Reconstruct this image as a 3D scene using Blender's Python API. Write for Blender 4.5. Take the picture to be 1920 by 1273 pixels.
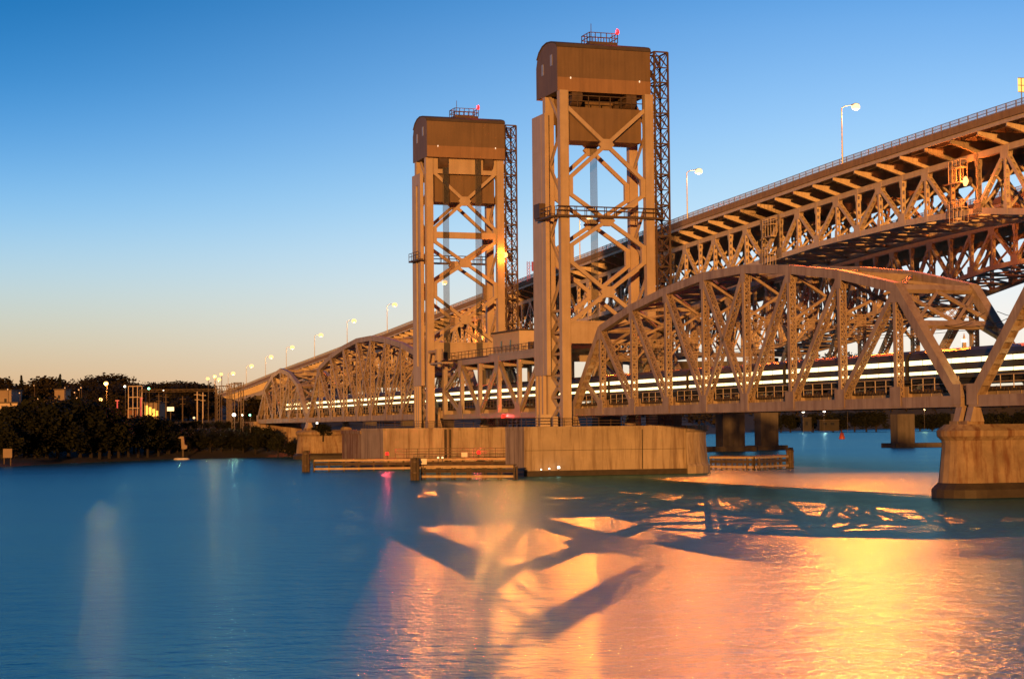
import bpy, bmesh, math, random
from mathutils import Vector, Matrix
random.seed(7)
sc = bpy.context.scene
for _o in list(bpy.data.objects):
    bpy.data.objects.remove(_o)
COL = sc.collection

# ------------------------------------------------------------------ camera
EYE = 6.9
PITCH, ROLL = math.radians(2.679), math.radians(0.5443)
FPX = 3500.0
cam_d = bpy.data.cameras.new('camera')
cam = bpy.data.objects.new('camera', cam_d)
COL.objects.link(cam)
cam_d.sensor_width = 36.0
cam_d.lens = FPX / 1920.0 * 36.0
cam_d.clip_start = 1.0
cam_d.clip_end = 40000.0
_R0 = Vector((1, 0, 0)); _F = Vector((0, math.cos(PITCH), math.sin(PITCH))); _U0 = Vector((0, -math.sin(PITCH), math.cos(PITCH)))
_R = _R0 * math.cos(ROLL) - _U0 * math.sin(ROLL); _U = _U0 * math.cos(ROLL) + _R0 * math.sin(ROLL)
_m = Matrix((_R, _U, -_F)).transposed().to_4x4(); _m.translation = Vector((0, 0, EYE))
cam.matrix_world = _m
sc.camera = cam

# ------------------------------------------------------------------ sky (world), dusk
world = bpy.data.worlds.new("World"); sc.world = world; world.use_nodes = True
wn, wl = world.node_tree.nodes, world.node_tree.links
bg = wn['Background']
def wnode(t, **k):
    n = wn.new(t)
    for a, b in k.items(): setattr(n, a, b)
    return n
def wmath(op, a, b=None, clamp=False):
    n = wnode('ShaderNodeMath', operation=op, use_clamp=clamp)
    for i, v in enumerate((a, b)):
        if v is None: continue
        if isinstance(v, (int, float)): n.inputs[i].default_value = v
        else: wl.new(v, n.inputs[i])
    return n.outputs[0]
tc = wnode('ShaderNodeTexCoord'); sx = wnode('ShaderNodeSeparateXYZ'); wl.new(tc.outputs['Generated'], sx.inputs[0])
elev = wmath('MULTIPLY', wmath('ARCSINE', sx.outputs['Z']), 57.2958)          # degrees above the horizon
efac = wmath('DIVIDE', elev, 45.0, True)
azim = wmath('MULTIPLY', wmath('ARCTAN2', sx.outputs['X'], sx.outputs['Y']), 57.2958)
def ramp(stops):
    n = wnode('ShaderNodeValToRGB'); n.color_ramp.interpolation = 'B_SPLINE'
    e = n.color_ramp.elements
    while len(e) > 1: e.remove(e[-1])
    e[0].position = stops[0][0] / 45.0; e[0].color = (*stops[0][1], 1)
    for p, c in stops[1:]:
        q = e.new(p / 45.0); q.color = (*c, 1)
    wl.new(efac, n.inputs[0]); return n.outputs[0]
SKY_L = [(0, (.82, .42, .17)), (1.4, (.76, .48, .25)), (3.0, (.68, .66, .50)), (4.6, (.52, .72, .80)), (6.4, (.28, .60, .92)), (8.4, (.12, .40, .80)),
         (10.5, (.04, .27, .65)), (13.2, (.005, .16, .46)), (20, (.0, .16, .42)), (45, (.0, .05, .19))]
SKY_R = [(0, (1.05, .80, .52)), (1.4, (1.05, .90, .72)), (3.0, (1.0, .95, .88)), (4.8, (.80, .92, 1.0)), (7.0, (.52, .80, 1.05)), (9.4, (.33, .63, 1.0)),
         (12, (.17, .44, .87)), (14, (.09, .34, .76)), (22, (.0, .19, .52)), (45, (.0, .08, .26))]
azf = wnode('ShaderNodeMapRange', interpolation_type='SMOOTHSTEP'); azf.inputs['From Min'].default_value = -19; azf.inputs['From Max'].default_value = 15
wl.new(azim, azf.inputs['Value'])
mixA = wnode('ShaderNodeMix', data_type='RGBA'); wl.new(azf.outputs[0], mixA.inputs['Factor'])
wl.new(ramp(SKY_L), mixA.inputs[6]); wl.new(ramp(SKY_R), mixA.inputs[7])
sky = wnode('ShaderNodeTexSky'); sky.sky_type = 'NISHITA'; sky.sun_disc = False
sky.sun_elevation = math.radians(-1.0); sky.sun_rotation = math.radians(40); sky.ozone_density = 4.0; sky.air_density = 1.0; sky.dust_density = 1.0
mixB = wnode('ShaderNodeMix', data_type='RGBA'); mixB.inputs['Factor'].default_value = 0.06
wl.new(mixA.outputs[2], mixB.inputs[6]); wl.new(sky.outputs[0], mixB.inputs[7])
back = wnode('ShaderNodeMapRange', interpolation_type='SMOOTHSTEP'); back.inputs['From Min'].default_value = 45; back.inputs['From Max'].default_value = 125
back.inputs['To Min'].default_value = 1.0; back.inputs['To Max'].default_value = 0.12          # the sky opposite the sunset is darker
wl.new(wmath('ABSOLUTE', azim), back.inputs['Value'])
mulB = wnode('ShaderNodeVectorMath', operation='SCALE'); wl.new(mixB.outputs[2], mulB.inputs[0]); wl.new(back.outputs[0], mulB.inputs['Scale'])
wl.new(mulB.outputs[0], bg.inputs['Color']); bg.inputs['Strength'].default_value = 1.0

# ------------------------------------------------------------------ the one sun lamp: low amber light from behind the camera
sun_d = bpy.data.lights.new('sun', 'SUN'); sun = bpy.data.objects.new('sun', sun_d); COL.objects.link(sun)
sun_d.energy = 5.0; sun_d.color = (1.0, .40, .09); sun_d.angle = math.radians(0.6)
SUN_TO = Vector((-0.10, -0.985, 0.055)).normalized()
sun.rotation_euler = SUN_TO.to_track_quat('Z', 'Y').to_euler(); sun.location = (0, -50, 120)

sc.view_settings.view_transform = 'Standard'; sc.view_settings.look = 'None'
sc.view_settings.exposure = 0.0; sc.view_settings.gamma = 1.0
sc.render.engine = 'CYCLES'
sc.cycles.use_denoising = True
sc.cycles.max_bounces = 5; sc.cycles.diffuse_bounces = 2; sc.cycles.glossy_bounces = 3
sc.cycles.sample_clamp_indirect = 6.0
sc.cycles.caustics_reflective = False; sc.cycles.caustics_refractive = False

# ------------------------------------------------------------------ materials
def new_mat(name):
    m = bpy.data.materials.new(name); m.use_nodes = True
    return m, m.node_tree.nodes, m.node_tree.links, m.node_tree.nodes['Principled BSDF']
def surf(name, c1, c2, scale=.35, rough=.6, streak=0.0, streak_col=(.1, .05, .02), metal=0.0, bump=0.0, detail=6, bscale=6.0):
    """two-tone weathered surface with optional vertical rust or dirt runs"""
    m, n, l, b = new_mat(name)
    tco = n.new('ShaderNodeTexCoord')
    nz = n.new('ShaderNodeTexNoise'); nz.inputs['Scale'].default_value = scale; nz.inputs['Detail'].default_value = detail; nz.inputs['Roughness'].default_value = .65
    l.new(tco.outputs['Object'], nz.inputs['Vector'])
    cr = n.new('ShaderNodeValToRGB'); cr.color_ramp.elements[0].position = .32; cr.color_ramp.elements[1].position = .68
    cr.color_ramp.elements[0].color = (*c1, 1); cr.color_ramp.elements[1].color = (*c2, 1)
    l.new(nz.outputs['Fac'], cr.inputs[0]); out = cr.outputs[0]
    if streak > 0:
        mp = n.new('ShaderNodeMapping'); mp.inputs['Scale'].default_value = (1.1, 1.1, .07)
        l.new(tco.outputs['Object'], mp.inputs['Vector'])
        n2 = n.new('ShaderNodeTexNoise'); n2.inputs['Scale'].default_value = 1.0; n2.inputs['Detail'].default_value = 5; n2.inputs['Roughness'].default_value = .7
        l.new(mp.outputs[0], n2.inputs['Vector'])
        r2 = n.new('ShaderNodeValToRGB'); r2.color_ramp.elements[0].position = .46; r2.color_ramp.elements[1].position = .64
        r2.color_ramp.elements[0].color = (0, 0, 0, 1); r2.color_ramp.elements[1].color = (streak, streak, streak, 1)
        l.new(n2.outputs['Fac'], r2.inputs[0])
        mx = n.new('ShaderNodeMix'); mx.data_type = 'RGBA'; l.new(r2.outputs[0], mx.inputs['Factor']); l.new(out, mx.inputs[6]); mx.inputs[7].default_value = (*streak_col, 1)
        out = mx.outputs[2]
    l.new(out, b.inputs['Base Color']); b.inputs['Roughness'].default_value = rough; b.inputs['Metallic'].default_value = metal
    if bump > 0:
        n3 = n.new('ShaderNodeTexNoise'); n3.inputs['Scale'].default_value = bscale; n3.inputs['Detail'].default_value = 4; l.new(tco.outputs['Object'], n3.inputs['Vector'])
        bp = n.new('ShaderNodeBump'); bp.inputs['Strength'].default_value = bump; bp.inputs['Distance'].default_value = .05
        l.new(n3.outputs['Fac'], bp.inputs['Height']); l.new(bp.outputs[0], b.inputs['Normal'])
    return m
def glow(name, col, strength, light=True):
    m, n, l, b = new_mat(name)
    b.inputs['Base Color'].default_value = (*[min(1, c) * .5 for c in col], 1)
    b.inputs['Emission Color'].default_value = (*col, 1); b.inputs['Emission Strength'].default_value = strength
    if not light: m.cycles.emission_sampling = 'NONE'
    return m
M = {}
M['rail_steel'] = surf('weathered_truss_paint', (.27, .215, .16), (.38, .305, .23), .5, .55, .55, (.15, .085, .05))
M['lift_steel'] = surf('pale_lift_span_paint', (.28, .235, .19), (.34, .29, .235), .5, .5, .25, (.2, .14, .09))
M['tower_steel'] = surf('tower_paint', (.36, .29, .215), (.44, .36, .275), .4, .5, .3, (.24, .17, .11))
M['road_steel'] = surf('tan_road_truss_paint', (.50, .41, .30), (.60, .50, .37), .5, .5, .3, (.33, .22, .13))
M['dark_steel'] = surf('dark_bare_steel', (.05, .035, .025), (.10, .065, .045), .8, .6)
M['stair_steel'] = surf('brown_lattice_steel', (.05, .035, .024), (.09, .06, .04), .8, .6)
M['black_steel'] = surf('cable_steel', (.02, .022, .026), (.04, .042, .05), 2, .45)
M['rope'] = surf('dark_rope', (.015, .017, .02), (.03, .033, .038), 2, .5)
M['deck_fascia'] = surf('road_deck_concrete', (.27, .18, .095), (.36, .24, .13), .6, .8, .4, (.15, .095, .055))
M['asphalt'] = surf('asphalt', (.045, .045, .047), (.06, .06, .06), 2, .9)
M['galvanised'] = surf('galvanised_railing', (.30, .30, .31), (.40, .40, .41), 1.5, .45, metal=.4)
M['concrete'] = surf('stained_pier_concrete', (.27, .225, .17), (.40, .335, .25), .22, .85, .75, (.13, .085, .055), bump=.5, bscale=3)
M['old_concrete'] = surf('rust_run_pier_stone', (.15, .11, .07), (.33, .255, .17), .35, .85, .9, (.12, .05, .022), bump=.6, bscale=2.5)
M['dark_concrete'] = surf('dark_pier_concrete', (.09, .08, .065), (.13, .115, .095), .3, .9, .5, (.05, .045, .04))
M['tide'] = surf('tide_stain', (.028, .022, .016), (.05, .04, .028), 1.2, .7)
M['timber'] = surf('fender_timber', (.06, .045, .03), (.11, .08, .05), 1.5, .85, .5, (.03, .025, .02))
M['wale'] = surf('pale_fender_wale', (.36, .28, .17), (.48, .38, .24), .8, .8, .4, (.2, .14, .08))
M['tie'] = surf('track_ties', (.035, .025, .02), (.06, .045, .035), 2, .9)
M['train_body'] = surf('stainless_coach_side', (.035, .035, .038), (.055, .055, .058), .6, .4, metal=.2)
M['train_dark'] = surf('coach_underframe', (.015, .015, .016), (.03, .03, .03), 2, .7)
M['window_lit'] = glow('lit_coach_window', (1.0, .76, .34), 3.4)
M['lamp_warm'] = glow('street_lamp_glow', (1.0, .64, .30), 2.1, False)
M['lamp_amber'] = glow('amber_flood_glow', (1.0, .50, .15), 2.6, False)
M['lamp_red'] = glow('red_lamp_glow', (1.0, .006, .006), 4, False)
M['lamp_faint'] = glow('faint_lamp_glow', (1.0, .8, .55), 1.2, False)
M['lamp_dim'] = glow('dim_town_lamp', (1.0, .50, .18), 1.3, False)
M['lamp_white'] = glow('white_lamp_glow', (1.0, .88, .66), 4, False)
M['lamp_green'] = glow('green_lamp_glow', (.25, 1.0, .55), 12, False)
M['sign_glow'] = glow('glowing_sign_back', (1.0, .55, .14), 1.6)  # emission stands in for amber lamplight falling on the sign's back
M['red_emit'] = glow('red_self_glow', (.8, .12, .10), .5, False)  # emission imitates red light on the road sign, its lattice post and masts
M['wall_glow'] = glow('floodlight_glow_pane', (1.0, .55, .08), 1.5)  # yellow emission stands in for floodlight on the building's wall
M['pale_wall'] = surf('pale_wall', (.40, .33, .26), (.5, .42, .33), .3, .8)
M['dull_wall'] = surf('dull_wall', (.018, .016, .013), (.03, .027, .022), .3, .85)
M['shade_wall'] = surf('cream_wall', (.20, .155, .115), (.27, .21, .155), .3, .85)
M['brick'] = surf('brick_wall', (.16, .07, .045), (.22, .10, .06), .8, .85)
M['roof'] = surf('dark_roof', (.05, .04, .035), (.08, .065, .055), .6, .85)
M['glass'] = surf('dark_window_glass', (.01, .012, .015), (.02, .022, .025), 1, .1)
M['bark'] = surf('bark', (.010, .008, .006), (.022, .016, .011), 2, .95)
M['white_paint'] = surf('white_paint', (.62, .6, .56), (.75, .73, .69), 1, .6)
M['red_paint'] = surf('red_buoy_paint', (.42, .07, .04), (.55, .10, .05), 1, .5)
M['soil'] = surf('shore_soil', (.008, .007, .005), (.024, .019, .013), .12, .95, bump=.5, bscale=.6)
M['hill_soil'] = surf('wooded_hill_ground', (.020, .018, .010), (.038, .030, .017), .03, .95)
def leaf_mat(name, c1, c2):
    m, n, l, b = new_mat(name)
    geo = n.new('ShaderNodeNewGeometry'); cr = n.new('ShaderNodeValToRGB')
    cr.color_ramp.elements[0].color = (*c1, 1); cr.color_ramp.elements[1].color = (*c2, 1)
    l.new(geo.outputs['Random Per Island'], cr.inputs[0]); l.new(cr.outputs[0], b.inputs['Base Color']); b.inputs['Roughness'].default_value = .8
    b.inputs['Specular IOR Level'].default_value = .15
    return m
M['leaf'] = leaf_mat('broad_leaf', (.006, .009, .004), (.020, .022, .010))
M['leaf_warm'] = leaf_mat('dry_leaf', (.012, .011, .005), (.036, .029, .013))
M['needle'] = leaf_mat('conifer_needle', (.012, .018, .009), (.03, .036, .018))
def corrugated(name, c1, c2, pitch):
    m = surf(name, c1, c2, .25, .6, .35, tuple(c * .55 for c in c1))
    n, l = m.node_tree.nodes, m.node_tree.links; b = n['Principled BSDF']
    tco = n.new('ShaderNodeTexCoord'); sp = n.new('ShaderNodeSeparateXYZ'); l.new(tco.outputs['Object'], sp.inputs[0])
    ad = n.new('ShaderNodeMath'); ad.operation = 'ADD'; l.new(sp.outputs[0], ad.inputs[0]); l.new(sp.outputs[1], ad.inputs[1])
    mu = n.new('ShaderNodeMath'); mu.operation = 'MULTIPLY'; mu.inputs[1].default_value = 6.2832 / pitch; l.new(ad.outputs[0], mu.inputs[0])
    si = n.new('ShaderNodeMath'); si.operation = 'SINE'; l.new(mu.outputs[0], si.inputs[0])
    bp = n.new('ShaderNodeBump'); bp.inputs['Strength'].default_value = .10; bp.inputs['Distance'].default_value = .03
    l.new(si.outputs[0], bp.inputs['Height']); l.new(bp.outputs[0], b.inputs['Normal'])
    return m
M['head_cladding'] = corrugated('brown_cladding', (.125, .085, .05), (.16, .108, .062), .55)
M['head_band'] = corrugated('lighter_cladding_band', (.22, .135, .075), (.26, .16, .09), .55)
M['counterweight'] = corrugated('counterweight_cladding', (.14, .095, .055), (.175, .118, .068), .9)

# water: long-exposure river, soft gloss with fine ripple
def water_mat():
    m, n, l, b = new_mat('river_water')
    n.remove(b); out = n['Material Output']
    dif = n.new('ShaderNodeBsdfDiffuse'); dif.inputs['Color'].default_value = (.001, .070, .090, 1)
    glo = n.new('ShaderNodeBsdfAnisotropic'); glo.inputs['Color'].default_value = WATER_TINT
    fr = n.new('ShaderNodeFresnel'); fr.inputs['IOR'].default_value = 1.36
    mx = n.new('ShaderNodeMixShader'); cl = n.new('ShaderNodeMath'); cl.operation = 'MINIMUM'; cl.inputs[1].default_value = WATER_REFL; l.new(fr.outputs[0], cl.inputs[0]); l.new(cl.outputs[0], mx.inputs[0]); l.new(dif.outputs[0], mx.inputs[1]); l.new(glo.outputs[0], mx.inputs[2]); l.new(mx.outputs[0], out.inputs['Surface'])
    geo = n.new('ShaderNodeNewGeometry')
    def noise(sc3, detail, rough=.55, dist=0.0):
        mp = n.new('ShaderNodeMapping'); mp.inputs['Scale'].default_value = sc3; mp.inputs['Rotation'].default_value = (0, 0, math.radians(-6)); l.new(geo.outputs['Position'], mp.inputs['Vector'])
        z = n.new('ShaderNodeTexNoise'); z.inputs['Scale'].default_value = 1; z.inputs['Detail'].default_value = detail; z.inputs['Roughness'].default_value = rough; z.inputs['Distortion'].default_value = dist
        l.new(mp.outputs[0], z.inputs['Vector']); return z.outputs['Fac']
    band = noise((.006, .04, 1), 4)
    rr = n.new('ShaderNodeMapRange'); rr.inputs['From Min'].default_value = .3; rr.inputs['From Max'].default_value = .7; rr.inputs['To Min'].default_value = .20; rr.inputs['To Max'].default_value = .26
    l.new(band, rr.inputs['Value']); l.new(rr.outputs[0], glo.inputs['Roughness'])
    fine = noise((2.4, 2.0, 1), 4, .6); mid = noise((.42, .55, 1), 3)
    ad = n.new('ShaderNodeMath'); ad.operation = 'MULTIPLY_ADD'; ad.inputs[1].default_value = 2.2; l.new(mid, ad.inputs[0]); l.new(fine, ad.inputs[2])
    bp = n.new('ShaderNodeBump'); bp.inputs['Strength'].default_value = 1.0; bp.inputs['Distance'].default_value = .075
    l.new(ad.outputs[0], bp.inputs['Height'])
    for q in (dif, glo): l.new(bp.outputs[0], q.inputs['Normal'])
    return m
WATER_TINT = (.44, .90, 1.0, 1); WATER_REFL = .36
M['water'] = water_mat()

# ------------------------------------------------------------------ helpers
def tag(o, label=None, cat=None, group=None, kind=None):
    if label: o['label'] = label
    if cat: o['category'] = cat
    if group: o['group'] = group
    if kind: o['kind'] = kind
    return o
class Frame:
    """a straight line in plan: s runs along it, t across it (away to the right), z up"""
    def __init__(f, o, d):
        f.o = Vector((o[0], o[1], 0)); f.d = Vector((d[0], d[1], 0)).normalized(); f.n = Vector((f.d.y, -f.d.x, 0))
        f.rot = math.atan2(f.n.y, f.n.x)
    def w(f, s, t, z=0.0): return f.o + f.d * s + f.n * t + Vector((0, 0, z))
RAIL = Frame((42.2143, 173.8681), (-.330656, .943752))
ROAD = Frame((74.5642, 279.2922), (-.289967, .957037))
LAND = Frame((0, 0), (0, 1))         # s = Y, t = X
def thing(name, fr, s, t, z, label, cat, group=None):
    o = bpy.data.objects.new(name, None); COL.objects.link(o); o.empty_display_size = 1
    o.location = fr.w(s, t, z); o.rotation_euler = (0, 0, fr.rot)
    o['_b'] = (s, t, z)
    return tag(o, label, cat, group)
class MB:
    """collects geometry given in frame coordinates (s, t, z)"""
    def __init__(b): b.v = []; b.f = []; b.sm = False
    def add(b, vs, fs):
        k = len(b.v); b.v += [tuple(x) for x in vs]; b.f += [tuple(i + k for i in f) for f in fs]; return b
    def box(b, s0, s1, t0, t1, z0, z1):
        return b.add([(s0, t0, z0), (s1, t0, z0), (s1, t1, z0), (s0, t1, z0), (s0, t0, z1), (s1, t0, z1), (s1, t1, z1), (s0, t1, z1)],
                     [(0, 3, 2, 1), (4, 5, 6, 7), (0, 1, 5, 4), (1, 2, 6, 5), (2, 3, 7, 6), (3, 0, 4, 7)])
    def bar(b, p, q, wa, wb, side=(0, 1, 0)):
        """rectangular bar p to q; wb is its size along `side`, wa its size across"""
        p, q = Vector(p), Vector(q); a = q - p
        if a.length < 1e-5: return b
        a.normalize(); e2 = Vector(side); e2 = e2 - a * e2.dot(a)
        if e2.length < 1e-4: e2 = Vector((1, 0, 0)) - a * a.x
        e2.normalize(); e1 = a.cross(e2)
        vs = []
        for c in (p, q):
            for x, y in ((-1, -1), (1, -1), (1, 1), (-1, 1)): vs.append(c + e1 * (x * wa / 2) + e2 * (y * wb / 2))
        return b.add(vs, [(0, 3, 2, 1), (4, 5, 6, 7), (0, 1, 5, 4), (1, 2, 6, 5), (2, 3, 7, 6), (3, 0, 4, 7)])
    def tube(b, p, q, r0, r1=None, n=8):
        r1 = r0 if r1 is None else r1
        p, q = Vector(p), Vector(q); a = (q - p).normalized(); e = a.orthogonal().normalized(); g = a.cross(e)
        vs = [c + (e * math.cos(6.28318 * i / n) + g * math.sin(6.28318 * i / n)) * r for c, r in ((p, r0), (q, r1)) for i in range(n)]
        fs = [(i, (i + 1) % n, n + (i + 1) % n, n + i) for i in range(n)] + [tuple(range(n - 1, -1, -1)), tuple(range(n, 2 * n))]
        return b.add(vs, fs)
    def ball(b, c, r, rz=None, n=12, m=7):
        rz = r if rz is None else rz; rings = []
        for j in range(m):
            p = math.pi * (.06 + .88 * j / (m - 1)); rings.append([(c[0] + r * math.sin(p) * math.cos(6.28318 * i / n), c[1] + r * math.sin(p) * math.sin(6.28318 * i / n), c[2] - rz * math.cos(p)) for i in range(n)])
        return b.loft(rings)
    def prism(b, prof, t0, t1, axis='t'):
        """profile of (s,z) swept along t, or (t,z) swept along s, or (s,t) swept along z"""
        n = len(prof)
        mk = {'t': lambda u, v, w: (u, w, v), 's': lambda u, v, w: (w, u, v), 'z': lambda u, v, w: (u, v, w)}[axis]
        vs = [mk(u, v, t0) for u, v in prof] + [mk(u, v, t1) for u, v in prof]
        return b.add(vs, [(i, (i + 1) % n, n + (i + 1) % n, n + i) for i in range(n)] + [tuple(range(n - 1, -1, -1)), tuple(range(n, 2 * n))])
    def loft(b, rings):
        n = len(rings[0]); k = len(b.v)
        b.v += [tuple(p) for r in rings for p in r]
        for j in range(len(rings) - 1):
            for i in range(n): b.f.append((k + j * n + i, k + j * n + (i + 1) % n, k + (j + 1) * n + (i + 1) % n, k + (j + 1) * n + i))
        b.f.append(tuple(k + i for i in range(n - 1, -1, -1))); b.f.append(tuple(k + (len(rings) - 1) * n + i for i in range(n)))
        return b
    def build(b, name, mat, parent=None, fr=None, recalc=True, smooth=False):
        me = bpy.data.meshes.new(name)
        base = (0, 0, 0)
        p = parent
        while p is not None:
            if '_b' in p: base = tuple(p['_b']); break
            p = p.parent
        me.from_pydata([(t - base[1], s - base[0], z - base[2]) for s, t, z in b.v], [], b.f)
        if recalc:
            bm = bmesh.new(); bm.from_mesh(me); bmesh.ops.recalc_face_normals(bm, faces=bm.faces); bm.to_mesh(me); bm.free()
        if smooth:
            for pl in me.polygons: pl.use_smooth = True
        me.materials.append(M[mat] if isinstance(mat, str) else mat)
        o = bpy.data.objects.new(name, me); COL.objects.link(o)
        if parent is not None: o.parent = parent
        elif fr is not None: o.location = fr.o; o.rotation_euler = (0, 0, fr.rot)
        return o
def point_light(name, parent, loc, power, col, radius=.2, spot=None, aim=None):
    """light of a lamp, parented to the lamp's thing; loc in frame coordinates"""
    d = bpy.data.lights.new(name, 'POINT' if spot is None else 'SPOT'); d.energy = power; d.color = col; d.shadow_soft_size = radius
    o = bpy.data.objects.new(name, d); COL.objects.link(o); o.parent = parent
    b = tuple(parent['_b']); o.location = (loc[1] - b[1], loc[0] - b[0], loc[2] - b[2])
    if spot is not None:                  # aim at a point in the world
        d.spot_size = math.radians(spot); d.spot_blend = .6
        bpy.context.view_layer.update()
        v = parent.matrix_world.to_3x3().inverted() @ (Vector(aim) - parent.matrix_world @ o.location)
        o.rotation_euler = (-v).to_track_quat('Z', 'Y').to_euler()
    return o
def copy_thing(o, s=None):
    c = o.copy(); COL.objects.link(c)
    for ch in o.children:
        k = ch.copy(); COL.objects.link(k); k.parent = c
        for g in ch.children:
            h = g.copy(); COL.objects.link(h); h.parent = k
    return c
def lerp(a, b, u): return a + (b - a) * u
def V3(p, q, u): return tuple(lerp(a, b, u) for a, b in zip(p, q))
def interp(tab, x):
    if x <= tab[0][0]:
        (x0, y0), (x1, y1) = tab[0], tab[1]
    elif x >= tab[-1][0]:
        (x0, y0), (x1, y1) = tab[-2], tab[-1]
    else:
        for (x0, y0), (x1, y1) in zip(tab, tab[1:]):
            if x0 <= x <= x1: break
    return y0 + (y1 - y0) * (x - x0) / (x1 - x0)
def laced(mb, p, q, wa, wb, pitch=None, lace=.11, side=(0, 1, 0), plate=.16, faces=(-1, 1)):
    """built-up member: two plates joined on both faces by crossed lacing bars"""
    P, Q = Vector(p), Vector(q); a = Q - P; L = a.length; a.normalize()
    e2 = Vector(side); e2 = (e2 - a * e2.dot(a)).normalized(); e1 = a.cross(e2)
    for k in (-1, 1):
        off = e1 * (k * (wa - plate) / 2); mb.bar(P + off, Q + off, plate, wb, side)
    n = max(2, int(round(L / (pitch or wa * .95)))); h = (wa - plate) / 2
    for f in faces:
        o2 = e2 * (f * (wb / 2 - .03))
        for i in range(n):
            A, B = P + a * (L * i / n) + o2, P + a * (L * (i + 1) / n) + o2
            mb.bar(A - e1 * h, B + e1 * h, lace, .03, side); mb.bar(A + e1 * h, B - e1 * h, lace, .03, side)
    return mb
def battened(mb, p, q, wa, wb, hole=.5, pitch=1.1, side=(0, 1, 0), plate=.15, faces=(-1, 1)):
    """built-up member with perforated cover plates: plates with a row of openings"""
    P, Q = Vector(p), Vector(q); a = Q - P; L = a.length; a.normalize()
    e2 = Vector(side); e2 = (e2 - a * e2.dot(a)).normalized(); e1 = a.cross(e2)
    for k in (-1, 1):
        off = e1 * (k * (wa - plate) / 2); mb.bar(P + off, Q + off, plate, wb, side)
    n = max(2, int(round(L / pitch)))
    for f in faces:
        o2 = e2 * (f * (wb / 2 - .03))
        for i in range(n + 1):
            c = L * i / n; h = (pitch - hole) / 2
            mb.bar(P + a * max(0, c - h) + o2, P + a * min(L, c + h) + o2, wa - plate, .03, side)
    return mb
def railing(mb, p, q, h=1.1, post=2.0, rails=(1.0, .55), r=.05):
    p, q = Vector(p), Vector(q); L = (q - p).length; n = max(1, int(round(L / post)))
    for i in range(n + 1):
        c = p.lerp(q, i / n); mb.bar(c, c + Vector((0, 0, h)), r, r, (1, 0, 0) if abs((q - p).x) < abs((q - p).y) else (0, 1, 0))
    for k in rails:
        mb.bar(p + Vector((0, 0, h * k)), q + Vector((0, 0, h * k)), r, r, (0, 0, 1))
    return mb

# ------------------------------------------------------------------ water and land
def plane(name, x0, x1, y0, y1, z, mat):
    me = bpy.data.meshes.new(name); me.from_pydata([(x0, y0, z), (x1, y0, z), (x1, y1, z), (x0, y1, z)], [], [(0, 1, 2, 3)]); me.materials.append(M[mat])
    o = bpy.data.objects.new(name, me); COL.objects.link(o); tag(o, kind='structure'); return o
plane('water', -9000, 12000, -150, 24000, 0.0, 'water')
SHORE = [(-420, 120), (-190, 250), (-125, 325), (-99.8, 364), (-96.8, 394), (-90, 414), (-83, 440), (-76, 452), (-62.7, 456), (-53.5, 467), (-52, 500), (-40, 560), (60, 1000), (218, 1744), (461, 2382), (720, 2750), (2600, 3250), (9000, 4200)]
def smooth(a, b, x):
    u = min(1, max(0, (x - a) / (b - a))); return u * u * (3 - 2 * u)
def shore_dist(x, y):
    best = 1e9; sgn = 1
    for (x0, y0), (x1, y1) in zip(SHORE, SHORE[1:]):
        dx, dy = x1 - x0, y1 - y0; u = max(0, min(1, ((x - x0) * dx + (y - y0) * dy) / (dx * dx + dy * dy)))
        ex, ey = x - x0 - u * dx, y - y0 - u * dy; d = math.hypot(ex, ey)
        if d < best: best = d; sgn = 1 if dx * ey - dy * ex > 0 else -1
    return best * sgn
def _hash(x, y):
    v = math.sin(x * 12.9898 + y * 78.233) * 43758.5453; return v - math.floor(v)
def vnoise(x, y):
    i, j = math.floor(x), math.floor(y); u, v = x - i, y - j; u = u * u * (3 - 2 * u); v = v * v * (3 - 2 * v)
    return lerp(lerp(_hash(i, j), _hash(i + 1, j), u), lerp(_hash(i, j + 1), _hash(i + 1, j + 1), u), v)
def ground_z(x, y):
    d = shore_dist(x, y)
    h = -1.5 + 2.4 * smooth(-3, 4, d) + 5.6 * smooth(4, 24, d)
    h += (vnoise(x * .06, y * .06) - .5) * 1.6 * smooth(2, 20, d)
    h += 19 * smooth(560, 1050, y) * smooth(10, 120, d) * (1 - smooth(1300, 2000, y)) * (.75 + .5 * vnoise(x * .006 + 3, y * .006))
    # the wooded hill far behind the right hand truss
    gx = max(0, abs(x - 640) - 180) / 210; gy = (y - 2560) / 330
    h += 84 * math.exp(-(gx * gx + gy * gy)) * smooth(0, 60, d)
    gx = (x - 250) / 140; gy = (y - 2150) / 300
    h += 52 * math.exp(-(gx * gx + gy * gy)) * smooth(0, 60, d)
    return h
def grid_mesh(name, xs, ys, mat):
    vs = [(x, y, ground_z(x, y)) for y in ys for x in xs]; nx = len(xs)
    fs = [(j * nx + i, j * nx + i + 1, (j + 1) * nx + i + 1, (j + 1) * nx + i) for j in range(len(ys) - 1) for i in range(nx - 1)]
    fs = [f for f in fs if max(vs[i][2] for i in f) > -1.4]
    me = bpy.data.meshes.new(name); me.from_pydata(vs, [], fs); me.materials.append(M[mat])
    for p in me.polygons: p.use_smooth = True
    o = bpy.data.objects.new(name, me); COL.objects.link(o); tag(o, kind='structure'); return o
grid_mesh('ground', [-430 + 6 * i for i in range(95)], [300 + 6 * i for i in range(77)], 'soil')
grid_mesh('hills', [-1500 + 30 * i for i in range(94)], [762 + 30 * i for i in range(90)], 'hill_soil')

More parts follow.
